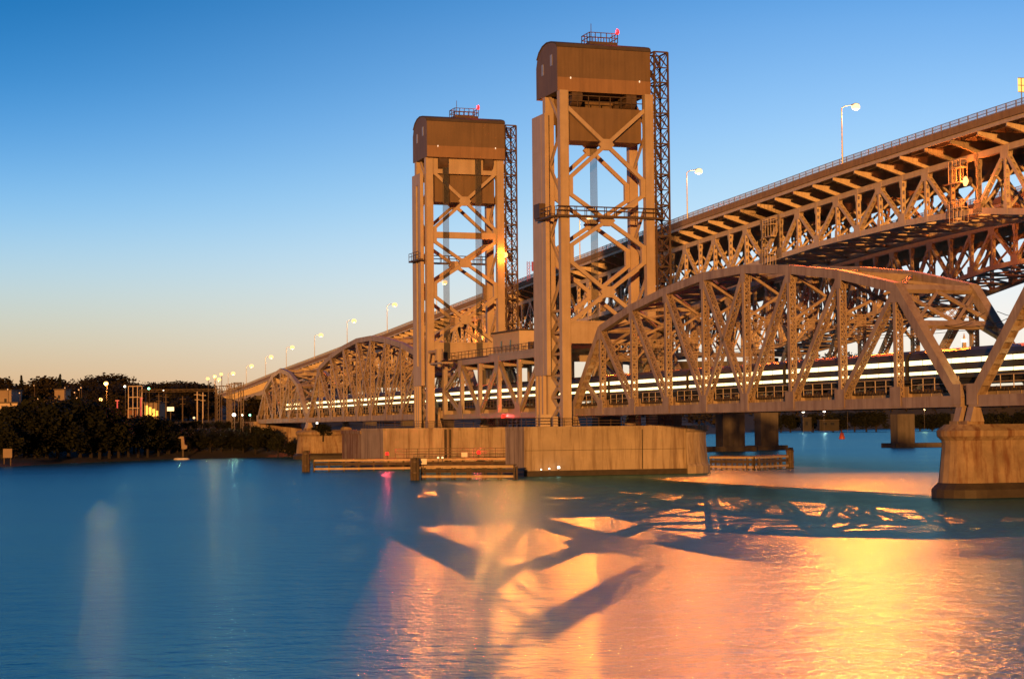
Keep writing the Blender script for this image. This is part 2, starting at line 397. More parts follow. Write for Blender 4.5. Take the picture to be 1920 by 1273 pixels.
# ------------------------------------------------------------------ railway bridge: fixed through-truss spans
TW = 8.76           # distance between the two trusses
ZB = 8.9            # bottom chord axis
def truss_span(s0, L, n, ztop, label, group, left_strut=False, shown=None, fine=True):
    sp = thing('truss_span', RAIL, s0 + L / 2, TW / 2, 8.3, label, 'truss span', group)
    p = L / n; S = [s0 + p * i for i in range(n + 1)]
    Zt = [None] + ztop + [None]
    top = lambda i: (S[i], Zt[i])
    for t in (0.0, TW):
        # chords with their gusset plates
        b = MB()
        for i in range(1, n - 1): b.bar((S[i], t, Zt[i]), (S[i + 1], t, Zt[i + 1]), 1.0, .85)
        for i in range(1, n):
            b.box(S[i] - .62, S[i] + .62, t - .44, t - .38, Zt[i] - 1.5, Zt[i] + .3); b.box(S[i] - .62, S[i] + .62, t + .38, t + .44, Zt[i] - 1.5, Zt[i] + .3)
        b.build('top_chord', 'rail_steel', sp)
        b = MB(); b.box(S[0] - .3, S[n] + .3, t - .4, t + .4, ZB - .53, ZB + .53)
        for i in range(0, n + 1):
            w = 1.0 if 0 < i < n else 1.25
            for q in (-.45, .45): b.box(max(S[i] - w, S[0] - .5), min(S[i] + w, S[n] + .5), t + q - .03, t + q + .03, ZB - .35, ZB + 1.6)
        b.build('bottom_chord', 'rail_steel', sp)
        for i in range(1, n):
            b = MB(); laced(b, (S[i], t, ZB + .5), (S[i], t, Zt[i] - .45), .84, .55, 0.78 if fine else 1.3, .12, (1, 0, 0), .13); b.build('vertical', 'rail_steel', sp)
        mid = n / 2
        for i in range(1, n):
            dirs = []
            if i < mid and i + 1 <= n - 1: dirs.append(i + 1)
            if i > mid and i - 1 >= 1: dirs.append(i - 1)
            if n % 2 == 1 and i == (n - 1) // 2: dirs = [i + 1]
            if n % 2 == 1 and i == (n + 1) // 2: dirs = [i - 1]
            for j in dirs:
                b = MB(); laced(b, (S[i], t, Zt[i] - .3), (S[j], t, ZB + .5), .84, .62, 0.85 if fine else 1.4, .12, (Zt[i] - ZB - .8, 0, S[j] - S[i]), .13); b.build('diagonal', 'rail_steel', sp)
        for i, j in ((0, 1), (n, n - 1)):
            b = MB(); A = (S[i], t, ZB); B = (S[j], t, Zt[j])
            b.bar(A, B, .16, .85); d = (Vector(B) - Vector(A)).normalized(); up = Vector((d.z, 0, -d.x))
            for k in (-.42, .42): b.bar(Vector(A) + Vector((0, k, 0)), Vector(B) + Vector((0, k, 0)), 1.0, .1)
            out = up * (.5 if (up.x > 0) == (i != 0) else -.5)
            b.bar(Vector(A) + out, Vector(B) + out, .08, .95)
            for u in [k / 12 for k in range(1, 12)]:
                c = Vector(A).lerp(Vector(B), u); b.bar(c - out + d * .28, c - out - d * .28, .05, .9)
            b.build('end_post', 'rail_steel', sp)
        if left_strut:
            b = MB(); c = Vector((S[n], t, ZB)).lerp(Vector((S[n - 1], t, Zt[n - 1])), .38); b.bar(c, (S[n - 1], t, ZB + .6), .5, .5); b.build('sub_strut', 'rail_steel', sp)
    # portals
    for i, j in ((0, 1), (n, n - 1)):
        b = MB(); A = Vector((S[i], 0, ZB)); B = Vector((S[j], 0, Zt[j])); W = Vector((0, TW, 0)); ax = (B - A).normalized(); nrm = Vector((ax.z, 0, -ax.x))
        u1 = 1 - 3.9 / (Zt[j] - ZB); c0, c1 = A.lerp(B, u1), B - ax * .15
        b.bar(c0, c0 + W, .75, .5, nrm); b.bar(c1, c1 + W, .75, .5, nrm)
        h0, h1 = c0 + ax * .35, c1 - ax * .35
        for k in range(2):
            a0, a1 = W * (k / 2), W * ((k + 1) / 2)
            b.bar(h0 + a0, h1 + a1, .32, .26, nrm); b.bar(h1 + a0, h0 + a1, .32, .26, nrm)
        for t0, sg in ((0.0, 1), (TW, -1)):
            b.bar(c0 - ax * 2.0 + Vector((0, t0 + sg * .3, 0)), c0 - ax * .2 + Vector((0, t0 + sg * 1.8, 0)), .4, .4, nrm)
        b.build('portal_frame', 'rail_steel', sp)
    # sway frames and top laterals
    for i in range(1, n):
        b = MB(); zt = Zt[i]; zs = max(ZB + 9.0, zt - 6.0) if zt - ZB > 11.3 else zt - 2.2
        b.bar((S[i], .3, zt - .15), (S[i], TW - .3, zt - .15), .5, .4, (1, 0, 0))
        laced(b, (S[i], .3, zs), (S[i], TW - .3, zs), .95, .4, .95, .08, (1, 0, 0), .1)
        if zt - zs > 3:
            b.bar((S[i], .3, zt - .5), (S[i], TW - .3, zs + .5), .3, .3, (1, 0, 0)); b.bar((S[i], .3, zs + .5), (S[i], TW - .3, zt - .5), .3, .3, (1, 0, 0))
        for t0, sg in ((0.0, 1), (TW, -1)): b.bar((S[i], t0 + sg * .3, zs - 2.2), (S[i], t0 + sg * 2.0, zs - .4), .25, .25, (1, 0, 0))
        b.build('sway_frame', 'rail_steel', sp)
    for i in range(1, n - 1):
        b = MB()
        laced(b, (S[i], .3, Zt[i]), (S[i + 1], TW - .3, Zt[i + 1]), .5, .3, .6, .07, (0, 0, 1), .08); laced(b, (S[i], TW - .3, Zt[i]), (S[i + 1], .3, Zt[i + 1]), .5, .3, .6, .07, (0, 0, 1), .08)
        b.build('top_lateral', 'rail_steel', sp)
    # floor
    for i in range(n + 1):
        b = MB(); b.box(S[i] - .2, S[i] + .2, .42, TW - .42, ZB - .3, ZB + 1.0); b.build('floor_beam', 'rail_steel', sp)
    b = MB()
    for i in range(n):
        for t in (1.5, 3.6, 5.2, 7.3): b.box(S[i] + .22, S[i + 1] - .22, t - .15, t + .15, ZB + .05, ZB + .95)
        for k in range(1, 6): b.box(S[i] + p * k / 6 - .04, S[i] + p * k / 6 + .04, 1.28, 1.35, ZB + .05, ZB + .95)
    b.build('stringer', 'lift_steel', sp)
    b = MB()
    m = int(L / .62)
    for k in range(m): b.box(S[0] + L * k / m, S[0] + L * k / m + .34, .75, TW - .75, ZB + .955, ZB + 1.2)
    b.build('track_ties', 'tie', sp)
    b = MB()
    for t in (1.98, 3.42, 5.45, 6.89): b.box(S[0] - .3, S[n] + .3, t - .04, t + .04, ZB + 1.202, ZB + 1.36)
    b.build('track_rails', 'dark_steel', sp)
    b = MB()
    for i in range(n): railing(b, (S[i] + 1.5, .62, ZB + 1.1), (S[i + 1] - 1.3, .62, ZB + 1.1), 1.25, 2.1, (1.0, .5), .065)
    b.build('walkway_railing', 'pale_wall', sp)
    b = MB()
    for k in range(2):
        tt = (2.7, 6.17)[k]; zc = ZB + 8.3
        b.bar((S[0], tt, zc - 1.2), (S[n], tt, zc - 1.2), .05, .05)
        for i in range(n):
            for q in range(8):
                u0, u1 = q / 8, (q + 1) / 8; f = lambda u: zc - .9 * (1 - (2 * u - 1) ** 2)
                b.bar((lerp(S[i], S[i + 1], u0), tt, f(u0)), (lerp(S[i], S[i + 1], u1), tt, f(u1)), .05, .05)
    b.build('overhead_wire', 'dark_steel', sp)
    for ss in (S[0], S[n]):
        for t in (0, TW):
            b = MB(); b.prism([(t - .75, 7.0), (t + .75, 7.0), (t + .35, 8.36), (t - .35, 8.36)], ss - .5, ss + .5, 's'); b.build('bearing', 'rail_steel', sp)
    return sp
ARCH = [20.35, 22.55, 24.0, 24.95, 24.95, 24.0, 22.55, 20.35]
SMALL = [17.0, 20.0, 21.2, 20.0, 17.0]
G_SP = 'fixed truss spans of the railway bridge'
truss_span(.65, 100.3, 9, ARCH, 'long arched steel truss span in the foreground, between right pier and taller lift tower', G_SP, True)
truss_span(-101.6, 100.3, 9, ARCH, 'steel truss span cut off by the right edge, only its sloping end post in view', G_SP, False, fine=False)
truss_span(168.2, 100.0, 9, ARCH, 'long arched truss span behind the smaller lift tower, lit train glowing inside', G_SP, True, fine=False)
truss_span(269.6, 55.8, 6, SMALL, 'shortest and farthest arched truss span, landing on the dark left bank', G_SP, False, fine=False)

# ------------------------------------------------------------------ lift span between the towers
def lift_span():
    sp = thing('lift_span', RAIL, 134.1, TW / 2, 8.3, 'movable lift span with flat top chord hanging between the two lift towers', 'lift span')
    N = [104.7 + 9.8 * i for i in range(7)]; zt, zb = 17.9, 8.75
    for t in (0.0, TW):
        b = MB(); b.bar((N[1] - .6, t, zt), (N[5] + .6, t, zt), .9, .8)
        for i in (1, 3, 5): b.prism([(N[i] - .9, zt + .45), (N[i] + .9, zt + .45), (N[i] + 1.0, zt - 1.0), (N[i] + .3, zt - 2.4), (N[i] - .3, zt - 2.4), (N[i] - 1.0, zt - 1.0)], t - .47, t - .41)
        b.build('top_chord', 'lift_steel', sp)
        b = MB(); b.box(N[0] - .3, N[6] + .3, t - .38, t + .38, zb - .42, zb + .42)
        for i in (1, 2, 4, 5): b.prism([(N[i] - 1.5, zb - .4), (N[i] + 1.5, zb - .4), (N[i] + 1.2, zb + 1.2), (N[i] + .4, zb + 2.6), (N[i] - .4, zb + 2.6), (N[i] - 1.2, zb + 1.2)], t - .45, t - .39)
        b.build('bottom_chord', 'lift_steel', sp)
        for i in range(1, 6):
            b = MB(); b.bar((N[i], t, zb + .4), (N[i], t, zt - .4), .75, .6); b.build('vertical', 'lift_steel', sp)
        for i in (0, 6):
            b = MB(); b.bar((N[i], t, zb), (N[i], t, zt - .2), .9, .7); b.build('end_post', 'lift_steel', sp)
        zm = (zt + zb) / 2
        for p, q in (((N[1], zt - .3), (N[0], zm)), ((N[0], zm), (N[1], zb + .3)), ((N[1], zt - .3), (N[2], zb + .3)), ((N[2], zb + .3), (N[3], zt - .3)), ((N[3], zt - .3), (N[4], zb + .3)), ((N[4], zb + .3), (N[5], zt - .3)),
                     ((N[5], zt - .3), (N[6], zm)), ((N[6], zm), (N[5], zb + .3))):
            b = MB(); P, Q = (p[0], t, p[1]), (q[0], t, q[1])
            for k in (-.22, .22): b.bar(Vector(P) + Vector((0, k, 0)), Vector(Q) + Vector((0, k, 0)), .55, .12)
            b.bar(P, Q, .12, .5); b.build('diagonal', 'lift_steel', sp)
    for i in (1, 2, 3, 4, 5):
        b = MB(); b.bar((N[i], .4, zt - .5), (N[i], TW - .4, zt - .5), 1.4, .35, (1, 0, 0)); b.build('top_strut', 'lift_steel', sp)
    b = MB()
    for i in range(1, 5): b.bar((N[i], .3, zt), (N[i + 1], TW - .3, zt), .3, .3); b.bar((N[i], TW - .3, zt), (N[i + 1], .3, zt), .3, .3)
    b.build('top_lateral', 'lift_steel', sp)
    for i in range(7):
        b = MB(); b.box(N[i] - .25, N[i] + .25, .4, TW - .4, ZB - .35, ZB + .95); b.build('floor_beam', 'lift_steel', sp)
    b = MB()
    for i in range(6):
        for t in (1.5, 3.6, 5.2, 7.3): b.box(N[i] + .27, N[i + 1] - .27, t - .15, t + .15, ZB - .1, ZB + .95)
    b.build('stringer', 'lift_steel', sp)
    b = MB(); m = 94
    for k in range(m): b.box(N[0] + 58.8 * k / m, N[0] + 58.8 * k / m + .34, .75, TW - .75, ZB + .955, ZB + 1.2)
    b.build('track_ties', 'tie', sp)
    b = MB()
    for t in (1.98, 3.42, 5.45, 6.89): b.box(N[0], N[6], t - .04, t + .04, ZB + 1.202, ZB + 1.36)
    b.build('track_rails', 'dark_steel', sp)
    b = MB(); railing(b, (N[0] + 1, .62, ZB + 1.1), (N[6] - 1, .62, ZB + 1.1), 1.2, 1.6, (1, .55), .08); b.build('walkway_railing', 'dark_steel', sp)
    # machinery deck, house and its walkways on top
    b = MB(); b.box(106.5, 138.5, -.3, TW + .3, 18.38, 18.8); b.build('machinery_deck', 'lift_steel', sp)
    b = MB(); b.box(138.6, 161, -.35, TW + .35, 18.38, 18.6); b.build('top_walkway', 'dark_steel', sp)
    b = MB(); b.box(125.4, 138.2, .4, 9.6, 18.802, 22.0); h = b.build('machinery_house', 'pale_wall', sp)
    b = MB(); b.box(125.1, 138.5, .1, 9.9, 22.002, 22.25); b.build('roof', 'roof', h)
    for s in (133.6, 129.2):
        b = MB(); b.box(s, s + .6, .32, .38, 19.4, 20.7); b.build('window', 'glass', h)
    b = MB(); railing(b, (107, -.3, 18.6), (160.5, -.3, 18.6), 1.15, 1.9, (1, .55), .08); railing(b, (107, TW + .3, 18.6), (160.5, TW + .3, 18.6), 1.15, 1.9, (1, .55), .08); b.build('deck_railing', 'stair_steel', sp)
    b = MB()
    for s in (118, 120, 122.5): b.box(s, s + 1.1, 1.2, 2.6, 18.802, 20.1)
    b.tube((116.5, 2, 19.4), (124, 2, 19.4), .18); b.build('drive_machinery', 'stair_steel', sp)
    b = MB(); b.tube((159.6, -2.2, 18.5), (159.6, -2.2, 20.5), .72, .72, 14); b.tube((159.6, -2.2, 17.4), (159.6, -2.2, 18.5), .4, .4, 10)
    b.tube((159.6, -2.2, 20.1), (163.2, -2.9, 20.1), .3); b.tube((163.2, -2.9, 20.1), (163.6, -3.0, 18.4), .32, .32); b.box(157, 163.9, -2.6, -.5, 17.9, 18.2); b.build('span_lock_drive', 'lift_steel', sp)
    return sp
lift_span()

# ------------------------------------------------------------------ lift towers
def lift_tower(s0, label, far=False):
    dz = -.35 if far else 0
    TL, TR = -2.2, 11.05; D = 6.0          # leg axes across, depth along the bridge
    tw = thing('lift_tower', RAIL, s0 + 3, TW / 2, 6.8, label, 'lift tower', 'lift towers of the railway bridge')
    Hh = (55.0 + dz, 61.9 + dz)
    for s in (s0, s0 + D):
        for t in (TL, TR):
            b = MB()
            if s == s0: b.box(s - .45, s + .45, t - .6, t + .6, 6.9, Hh[0] + .05)
            else: b.box(s - .45, s + .45, t - .6, t + .6, 6.9, Hh[0] + .05)
            # flange edges standing proud of the box column
            for k in (-.62, .62): b.box(s - .55, s + .55, t + k - .05, t + k + .05, 6.9, Hh[0])
            b.build('leg', 'tower_steel', tw)
    nodes = [53.6 + dz, 41.3 + dz, 31.6 + dz, 20.6]
    for s in (s0, s0 + D):
        for k in range(3):
            z1, z0 = nodes[k] - .9, nodes[k + 1] + .9
            if k == 2: z0 = 21.6
            for a, c in ((z1, z0), (z0, z1)):
                b = MB(); b.bar((s, TL + .6, a), (s, TR - .6, c), .55, .45, (1, 0, 0)); b.build('brace', 'tower_steel', tw)
            b = MB(); zc = (z0 + z1) / 2; tcn = (TL + TR) / 2
            b.prism([(tcn - 1.2, zc), (tcn - .5, zc + .8), (tcn + .5, zc + .8), (tcn + 1.2, zc), (tcn + .5, zc - .8), (tcn - .5, zc - .8)], s - .28, s + .28, 's'); b.build('brace_gusset', 'tower_steel', tw)
        for zn in nodes[1:3]:
            for t0, t1 in ((TL + .6, TL + 1.35), (TR - 1.35, TR - .6)):
                b = MB(); b.box(s - .3, s + .3, t0, t1, zn - 1.35, zn + 1.35); b.build('node_gusset', 'tower_steel', tw)
        b = MB(); b.box(s - .35, s + .35, TL + .6, TR - .6, 18.9, 21.7); b.box(s - .5, s + .5, TL + .6, TR - .6, 21.7, 21.95); b.box(s - .5, s + .5, TL + .6, TR - .6, 18.7, 18.9); b.build('portal_girder', 'tower_steel', tw)
    if far:
        b = MB(); b.box(s0 - .4, s0 + .2, TL + .6, TR - .6, nodes[1] - .55, nodes[1] + .55); b.build('cross_strut', 'tower_steel', tw)
    # side bracing between front and rear legs
    for t in (TL, TR):
        b = MB(); zz = 8.0; n = 5
        for k in range(n):
            a, c = zz + 3.1 * k, zz + 3.1 * (k + 1)
            b.bar((s0 + .5, t, a), (s0 + D - .5, t, c), .5, .3); b.bar((s0 + .5, t, c), (s0 + D - .5, t, a), .5, .3)
            b.box(s0 + .5, s0 + D - .5, t - .2, t + .2, c - .18, c + .18)
        b.build('side_lacing', 'tower_steel', tw)
        b = MB()
        for k in range(6):
            a, c = 24.0 + 5.2 * k, 24.0 + 5.2 * (k + 1); up = (a, c) if k % 2 else (c, a)
            b.bar((s0 + .5, t, up[0]), (s0 + D - .5, t, up[1]), .45, .3)
        b.build('side_brace', 'tower_steel', tw)
    # enclosed counterweight guide column hung on the left side
    t0, t1 = (TL - 1.25, TL - .64)
    b = MB()
    if far:
        zt_ = 52.4 + dz
        b.box(s0 + 1.2, s0 + 6.3, t0 + .35, t1, 14.3, zt_); b.box(s0 + 1.2, s0 + 2.7, t0, t0 + .35, 14.3, zt_); b.box(s0 + 3.9, s0 + 6.3, t0, t0 + .35, 14.3, zt_)
        b.box(s0 + 2.7, s0 + 3.9, t0, t0 + .35, 14.3, 17.8); b.box(s0 + 2.7, s0 + 3.9, t0, t0 + .35, 50.0, zt_)
    else:
        b.box(s0 + 4.2, s0 + 9.6, t0, t1, 14.3, 52.4); b.box(s0 + 5.7, s0 + 5.75, t0 - .03, t0, 14.4, 52.2)
        for q in range(1, 7): b.box(s0 + 4.22, s0 + 9.58, t0 - .02, t0, 14.3 + 5.44 * q, 14.36 + 5.44 * q)
    b.build('guide_column', 'tower_steel', tw)
    if far:
        b = MB(); b.box(s0 + 2.72, s0 + 3.88, t0 + .30, t0 + .345, 17.9, 49.9); b.build('guide_slot', 'black_steel', tw)
    b = MB()
    for ss in ((s0 + 6.4, s0 + 7.8, s0 + 9.2) if not far else (s0 + 3.4, s0 + 4.7, s0 + 6.0)): b.box(ss - .25, ss + .25, TL - 1.2, TL - .7, 6.9, 14.3)
    b.build('column_post', 'tower_steel', tw)
    # head house with rounded roof
    a, c = s0 + .1 - (1.6 if far else 0), s0 + 8.9 - (1.6 if far else 0); e0, e1 = Hh
    prof = [(a, e0), (a, e1 - .55), (a + .25, e1 - .15), (a + .8, e1 + .12), (a + 2.2, e1 + .5), (a + 4.2, e1 + .72), (a + 6.0, e1 + .5), (a + 7.4, e1 - .1), (a + 8.3, e1 - 1.0), (c, e1 - 2.2), (c, e0)]
    b = MB(); b.prism(prof, TL - .75, TR + .55); hd = b.build('head_house', 'head_cladding', tw)
    b = MB()
    b.box(a - .04, a - .002, TL - .74, TR + .54, e0 - .02, e0 + 2.0); b.build('cladding_band', 'head_band', hd)
    b = MB(); pr2 = [(a - .12, e1 - .5), (a + .15, e1 + .02), (a + .75, e1 + .30), (a + 2.2, e1 + .66), (a + 4.2, e1 + .88), (a + 6.0, e1 + .66), (a + 7.5, e1 + .02), (a + 8.45, e1 - .9), (a + 8.4, e1 - 1.0), (a + 7.4, e1 - .095), (a + 6.0, e1 + .505), (a + 4.2, e1 + .725), (a + 2.2, e1 + .505), (a + .8, e1 + .125), (a + .25, e1 - .145), (a - .002, e1 - .55)]
    b.prism(pr2, TL - .85, TR + .65); b.build('roof', 'roof', hd)
    for ss, zz in ((a + 2.0, e0 + 4.0), (a + 5.6, e0 + 3.2)):
        b = MB(); b.box(ss, ss + .8, TL - .80, TL - .752, zz, zz + 1.6); b.build('window', 'galvanised', hd)
    for tt in (TL + 1.2, TR - 1.3):
        b = MB(); b.box(a - .14, a - .05, tt, tt + .13, e0 + 1.8, e0 + 2.05); b.build('wall_lamp', 'lamp_faint', hd)
    # sheaves and recess under the head
    for ss in (a + 1.8, a + 6.2):
        for tt in (TL + 2.4, TR - 2.4):
            b = MB(); b.tube((ss, tt - .8, e0 - .5), (ss, tt + .8, e0 - .5), 1.6, 1.6, 20); b.build('sheave', 'dark_steel', tw)
    zc1 = (52.9 if not far else 51.88); zc0 = 48.0 if not far else 46.95
    b = MB(); b.box(s0 + .75, s0 + 5.1, TL + .75, TR - .75, zc0, zc1); b.build('counterweight', 'counterweight', tw)
    b = MB(); b.box(s0 + D - .35, s0 + D + .25, TL + .62, TR - .62, 51.0, Hh[0]); b.build('head_girder', 'head_cladding', tw)
    if far:
        b = MB(); b.box(s0 - .3, s0 + .3, TL + .62, TR - .62, 51.9, Hh[0]); b.build('head_girder', 'tower_steel', tw)
    else:
        b = MB(); railing(b, (s0 + .3, TL + .7, zc1), (s0 + .3, TR - .7, zc1), 1.6, 1.6, (1, .5), .12); b.build('maintenance_railing', 'stair_steel', tw)
    # rope groups
    grp = ((TL + 6.9, s0 + 5.6),) if not far else ((TL + 2.9, s0 - .75), (TL + 8.95, s0 - .75))
    for tt, ss in grp:
        b = MB(); w = 1.0
        for k in range(7): b.tube((ss, tt - w / 2 + w * k / 6, 19.0), (ss, tt - w / 2 + w * k / 6, 47.9 if not far else Hh[0] - .05), .045, .045, 6)
        b.build('rope_group', 'rope', tw)
    # mid-height walkway
    zw = 37.0 if not far else 36.7
    w0, w1 = (s0 - 1.4, s0 - .62) if not far else (s0 + D + .62, s0 + D + 1.4); e_ = (TL - 1.6, TR + 1.9) if not far else (TL - .4, TR + .4)
    b = MB(); b.box(w0, w1, e_[0], e_[1], zw - .3, zw); wk = b.build('walkway', 'stair_steel', tw)
    b = MB(); railing(b, (w0 + .05, e_[0], zw), (w0 + .05, e_[1], zw), 1.25, 1.5, (1, .55), .09); railing(b, (w1 - .05, e_[0], zw), (w1 - .05, e_[1], zw), 1.25, 1.5, (1, .55), .09); b.build('railing', 'dark_steel', wk)
    b = MB(); b.box(s0 - .6, s0 + 5.6, TL - 2.2, TL - 1.3, zw - .3, zw - .02); railing(b, (s0 - .5, TL - 2.15, zw), (s0 + 5.5, TL - 2.15, zw), 1.25, 1.5, (1, .55), .09)
    b.build('side_walkway', 'stair_steel', tw)
    if not far:
        b = MB(); b.box(s0 + 4.2, s0 + 6.6, TL - 2.2, TL - 1.3, zw + .1, zw + 2.2); b.build('equipment_box', 'stair_steel', tw)
    # lattice stair tower on the right
    la, lb = TR + 1.0, TR + 3.15; sa, sb = s0 - .3, s0 + 2.6; zt = 61.4 + dz
    st = MB()
    for s in (sa, sb):
        for t in (la, lb): st.box(s - .12, s + .12, t - .12, t + .12, 6.9, zt)
    n = 12; h = (zt - 7.5) / n
    for k in range(n + 1):
        z = 7.5 + h * k
        for s in (sa, sb): st.bar((s, la, z), (s, lb, z), .22, .12, (1, 0, 0))
        for t in (la, lb): st.bar((sa, t, z), (sb, t, z), .22, .12)
        if k < n:
            for q in range(2):
                z0, z1 = z + h * q / 2, z + h * (q + 1) / 2; m = (z0 + z1) / 2
                for s in (sa, sb):
                    st.bar((s, la, z0), (s, lb, z1), .11, .1, (1, 0, 0)); st.bar((s, lb, z0), (s, la, z1), .11, .1, (1, 0, 0))
                for t in (la, lb):
                    st.bar((sa, t, z0), (sb, t, z1), .11, .1); st.bar((sb, t, z0), (sa, t, z1), .11, .1)
    st.build('stair_tower', 'stair_steel', tw)
    b = MB()
    for k in range(2 * n):
        z = 7.5 + h * k / 2; b.bar((sa + .3, la + .4 + .6 * (k % 2), z), (sb - .3, la + .4 + .6 * (k % 2), z + h / 2), .12, .5); b.box(sa if k % 2 else sb - .5, sa + .5 if k % 2 else sb, la + .15, lb - .15, z - .05, z + .05)
    b.build('stair_flight', 'dark_steel', tw)
    b = MB()
    for k in range(1, 6):
        z = 7.5 + h * 2 * k; b.box(s0 - .1, s0 + 1.6, TR + .65, la - .12, z - .12, z + .12); b.box(s0 - .2, s0 - .1, TR + .65, la - .12, z + .9, z + 1.0)
    b.build('stair_landing', 'stair_steel', tw)
    # platform, aerial and red beacon on the roof
    zr = e1 + .9; ta, tb = TL + 5.2, TL + 9.6
    b = MB(); b.box(a + 2.2, a + 5.4, ta, tb, zr - .25, zr + .15); pf = b.build('roof_platform', 'stair_steel', tw)
    b = MB()
    for p, q in (((a + 2.2, ta), (a + 2.2, tb)), ((a + 5.4, ta), (a + 5.4, tb)), ((a + 2.2, ta), (a + 5.4, ta)), ((a + 2.2, tb), (a + 5.4, tb))): railing(b, (*p, zr + .1), (*q, zr + .1), 1.35, .95, (1, .5), .1)
    b.build('railing', 'stair_steel', pf)
    b = MB(); b.tube((a + 3.4, ta + .7, zr), (a + 3.4, ta + .7, zr + 3.0), .07, .04, 6); b.build('aerial', 'stair_steel', pf)
    b = MB(); b.tube((a + 2.2, tb, zr + 1.35), (a + 2.2, tb, zr + 1.55), .14); b.tube((a + 2.2, tb, zr + 1.55), (a + 2.2, tb, zr + 2.1), .26, .18, 10); b.build('beacon', 'lamp_red', pf)
    point_light('beacon_light', tw, (a + 2.0, tb - .4, zr + 1.9), 260, (1, .06, .08), .15)
    # equipment and safety fence at the foot
    b = MB(); b.box(s0 + 7.1, s0 + 9.1, TL - .6, TL + 1.2, 9.6, 9.75); railing(b, (s0 + 7.1, TL - .6, 9.7), (s0 + 9.1, TL - .6, 9.7), 1.4, .6, (1, .66, .33), .07); b.build('access_platform', 'dark_steel', tw)
    return tw
lift_tower(98.4, 'taller nearer lift tower with brown head house, rising over the channel pier')
lift_tower(165.2, 'smaller farther lift tower with brown head house, left of the taller tower', True)

# ------------------------------------------------------------------ concrete and stone piers
def pier_block(name, s0, s1, t0, t1, z1, label, group, mat='concrete', extra=None, foot=.35):
    p = thing(name, RAIL, (s0 + s1) / 2, (t0 + t1) / 2, 0, label, 'bridge pier', group)
    b = MB(); b.box(s0, s1, t0, t1, -2.0, z1); b.box(s0 - .06, s1, t0 - .06, t1 + .06, z1 - .45, z1 + .02); b.build('pier_shaft', mat, p)
    b = MB(); b.box(s0 - foot, s1 + .1, t0 - foot * .6, t1 + foot * .6, -2.0, .75); b.build('tide_ledge', 'tide', p)
    if extra: extra(p)
    return p
G_P = 'piers of the railway bridge'
def near_extra(p):
    b = MB(); n = 12
    def ring(g, z): return [(99 - (4.0 + g) * math.cos(math.pi * (i / n)), 14.8 + (4.6 + g) * math.sin(math.pi * (i / n)) + (0 if 0 < i < n else -.0), z) for i in range(n + 1)]
    b.loft([ring(.75, -2), ring(.75, 1.0), ring(.45, 1.5), ring(.15, 4.8), ring(.2, 5.9), ring(.6, 6.2), ring(.6, 6.9)]); b.build('rounded_nose', 'concrete', p)
    b = MB(); b.box(103.0, 110.5, -6.2, 14.5, -2, 6.85); b.build('rear_shaft', 'concrete', p)
    b = MB()
    railing(b, (95.3, -9.4, 6.9), (95.3, 18, 6.9), 1.2, 1.8, (1, .66, .33), .07); railing(b, (95.3, -9.4, 6.9), (103, -9.4, 6.9), 1.2, 1.8, (1, .66, .33), .07)
    b.build('pier_railing', 'stair_steel', p)
    b = MB(); b.box(96.5, 97.6, -6.8, -5.2, 6.93, 8.6); b.box(97.2, 98, -4.6, -3.9, 6.93, 8.3); b.build('control_cabinet', 'pale_wall', p)
    # construction joints and drain pipe on the face
    b = MB(); b.box(94.93, 94.995, 8.0, 8.12, .8, 6.4); b.box(94.94, 94.995, -9.7, 14.7, 3.55, 3.6); b.build('wall_joint', 'tide', p)
pier_block('channel_pier', 95, 103, -9.8, 14.8, 6.88, 'broad pale concrete pier under the taller lift tower, its right end rounded', G_P, 'concrete', near_extra)
def far_extra(p):
    b = MB(); b.box(176, 190, -12.0, 3, -2, 6.5); b.box(175.9, 190.1, -12.2, 3.1, 5.9, 6.55); b.build('old_masonry', 'old_concrete', p)
    b = MB(); railing(b, (161.3, -11.6, 6.85), (161.3, 17, 6.85), 1.2, 1.8, (1, .66, .33), .07); railing(b, (161.3, -11.6, 6.85), (176, -11.6, 6.85), 1.2, 1.8, (1, .66, .33), .07); b.build('pier_railing', 'stair_steel', p)
    b = MB(); b.box(160.8, 160.995, -1.0, -.6, .5, 6.6); b.box(160.8, 160.995, -.1, .2, .5, 6.6); b.build('drain_pipe', 'tide', p)
pier_block('channel_pier', 161, 176, -12.0, 18, 6.85, 'concrete pier under the smaller lift tower, behind the left timber fender', G_P, 'concrete', far_extra)
def stone_pier(s, t0, t1, hw, ztop, label):
    p = thing('stone_pier', RAIL, s, (t0 + t1) / 2, 0, label, 'bridge pier', G_P)
    def ring(g, z, n=10):
        r = hw + g; out = []
        for i in range(n + 1):
            a = math.pi * i / n; out.append((s - r * math.cos(a), t0 + hw - r * math.sin(a), z))
        for i in range(n + 1):
            a = math.pi * i / n; out.append((s + r * math.cos(a), t1 - hw + r * math.sin(a), z))
        return out
    b = MB(); b.loft([ring(0.30, -2), ring(.30, 1.3), ring(-.1, 4.9), ring(-.05, 5.25), ring(.35, 5.65), ring(.38, 6.15), ring(-.35, ztop)]); b.build('pier_shaft', 'old_concrete', p)
    b = MB(); b.loft([ring(.95, -2), ring(.95, .75), ring(.32, 1.35)]); b.build('footing', 'tide', p)
    b = MB()
    for t in (0.0, TW):
        b.box(s - 1.5, s - .12, t - .9, t + .9, ztop - .2, 7.05); b.box(s + .12, s + 1.5, t - .9, t + .9, ztop - .2, 7.05)
    b.build('bearing_block', 'old_concrete', p)
    return p
stone_pier(0, -2.4, 12.6, 2.3, 6.75, 'old rust-streaked stone pier with flared coping, cut by the right edge')
stone_pier(268.9, -2.6, 11.5, 4.2, 6.6, 'old rust-streaked stone pier beside the dark left bank')
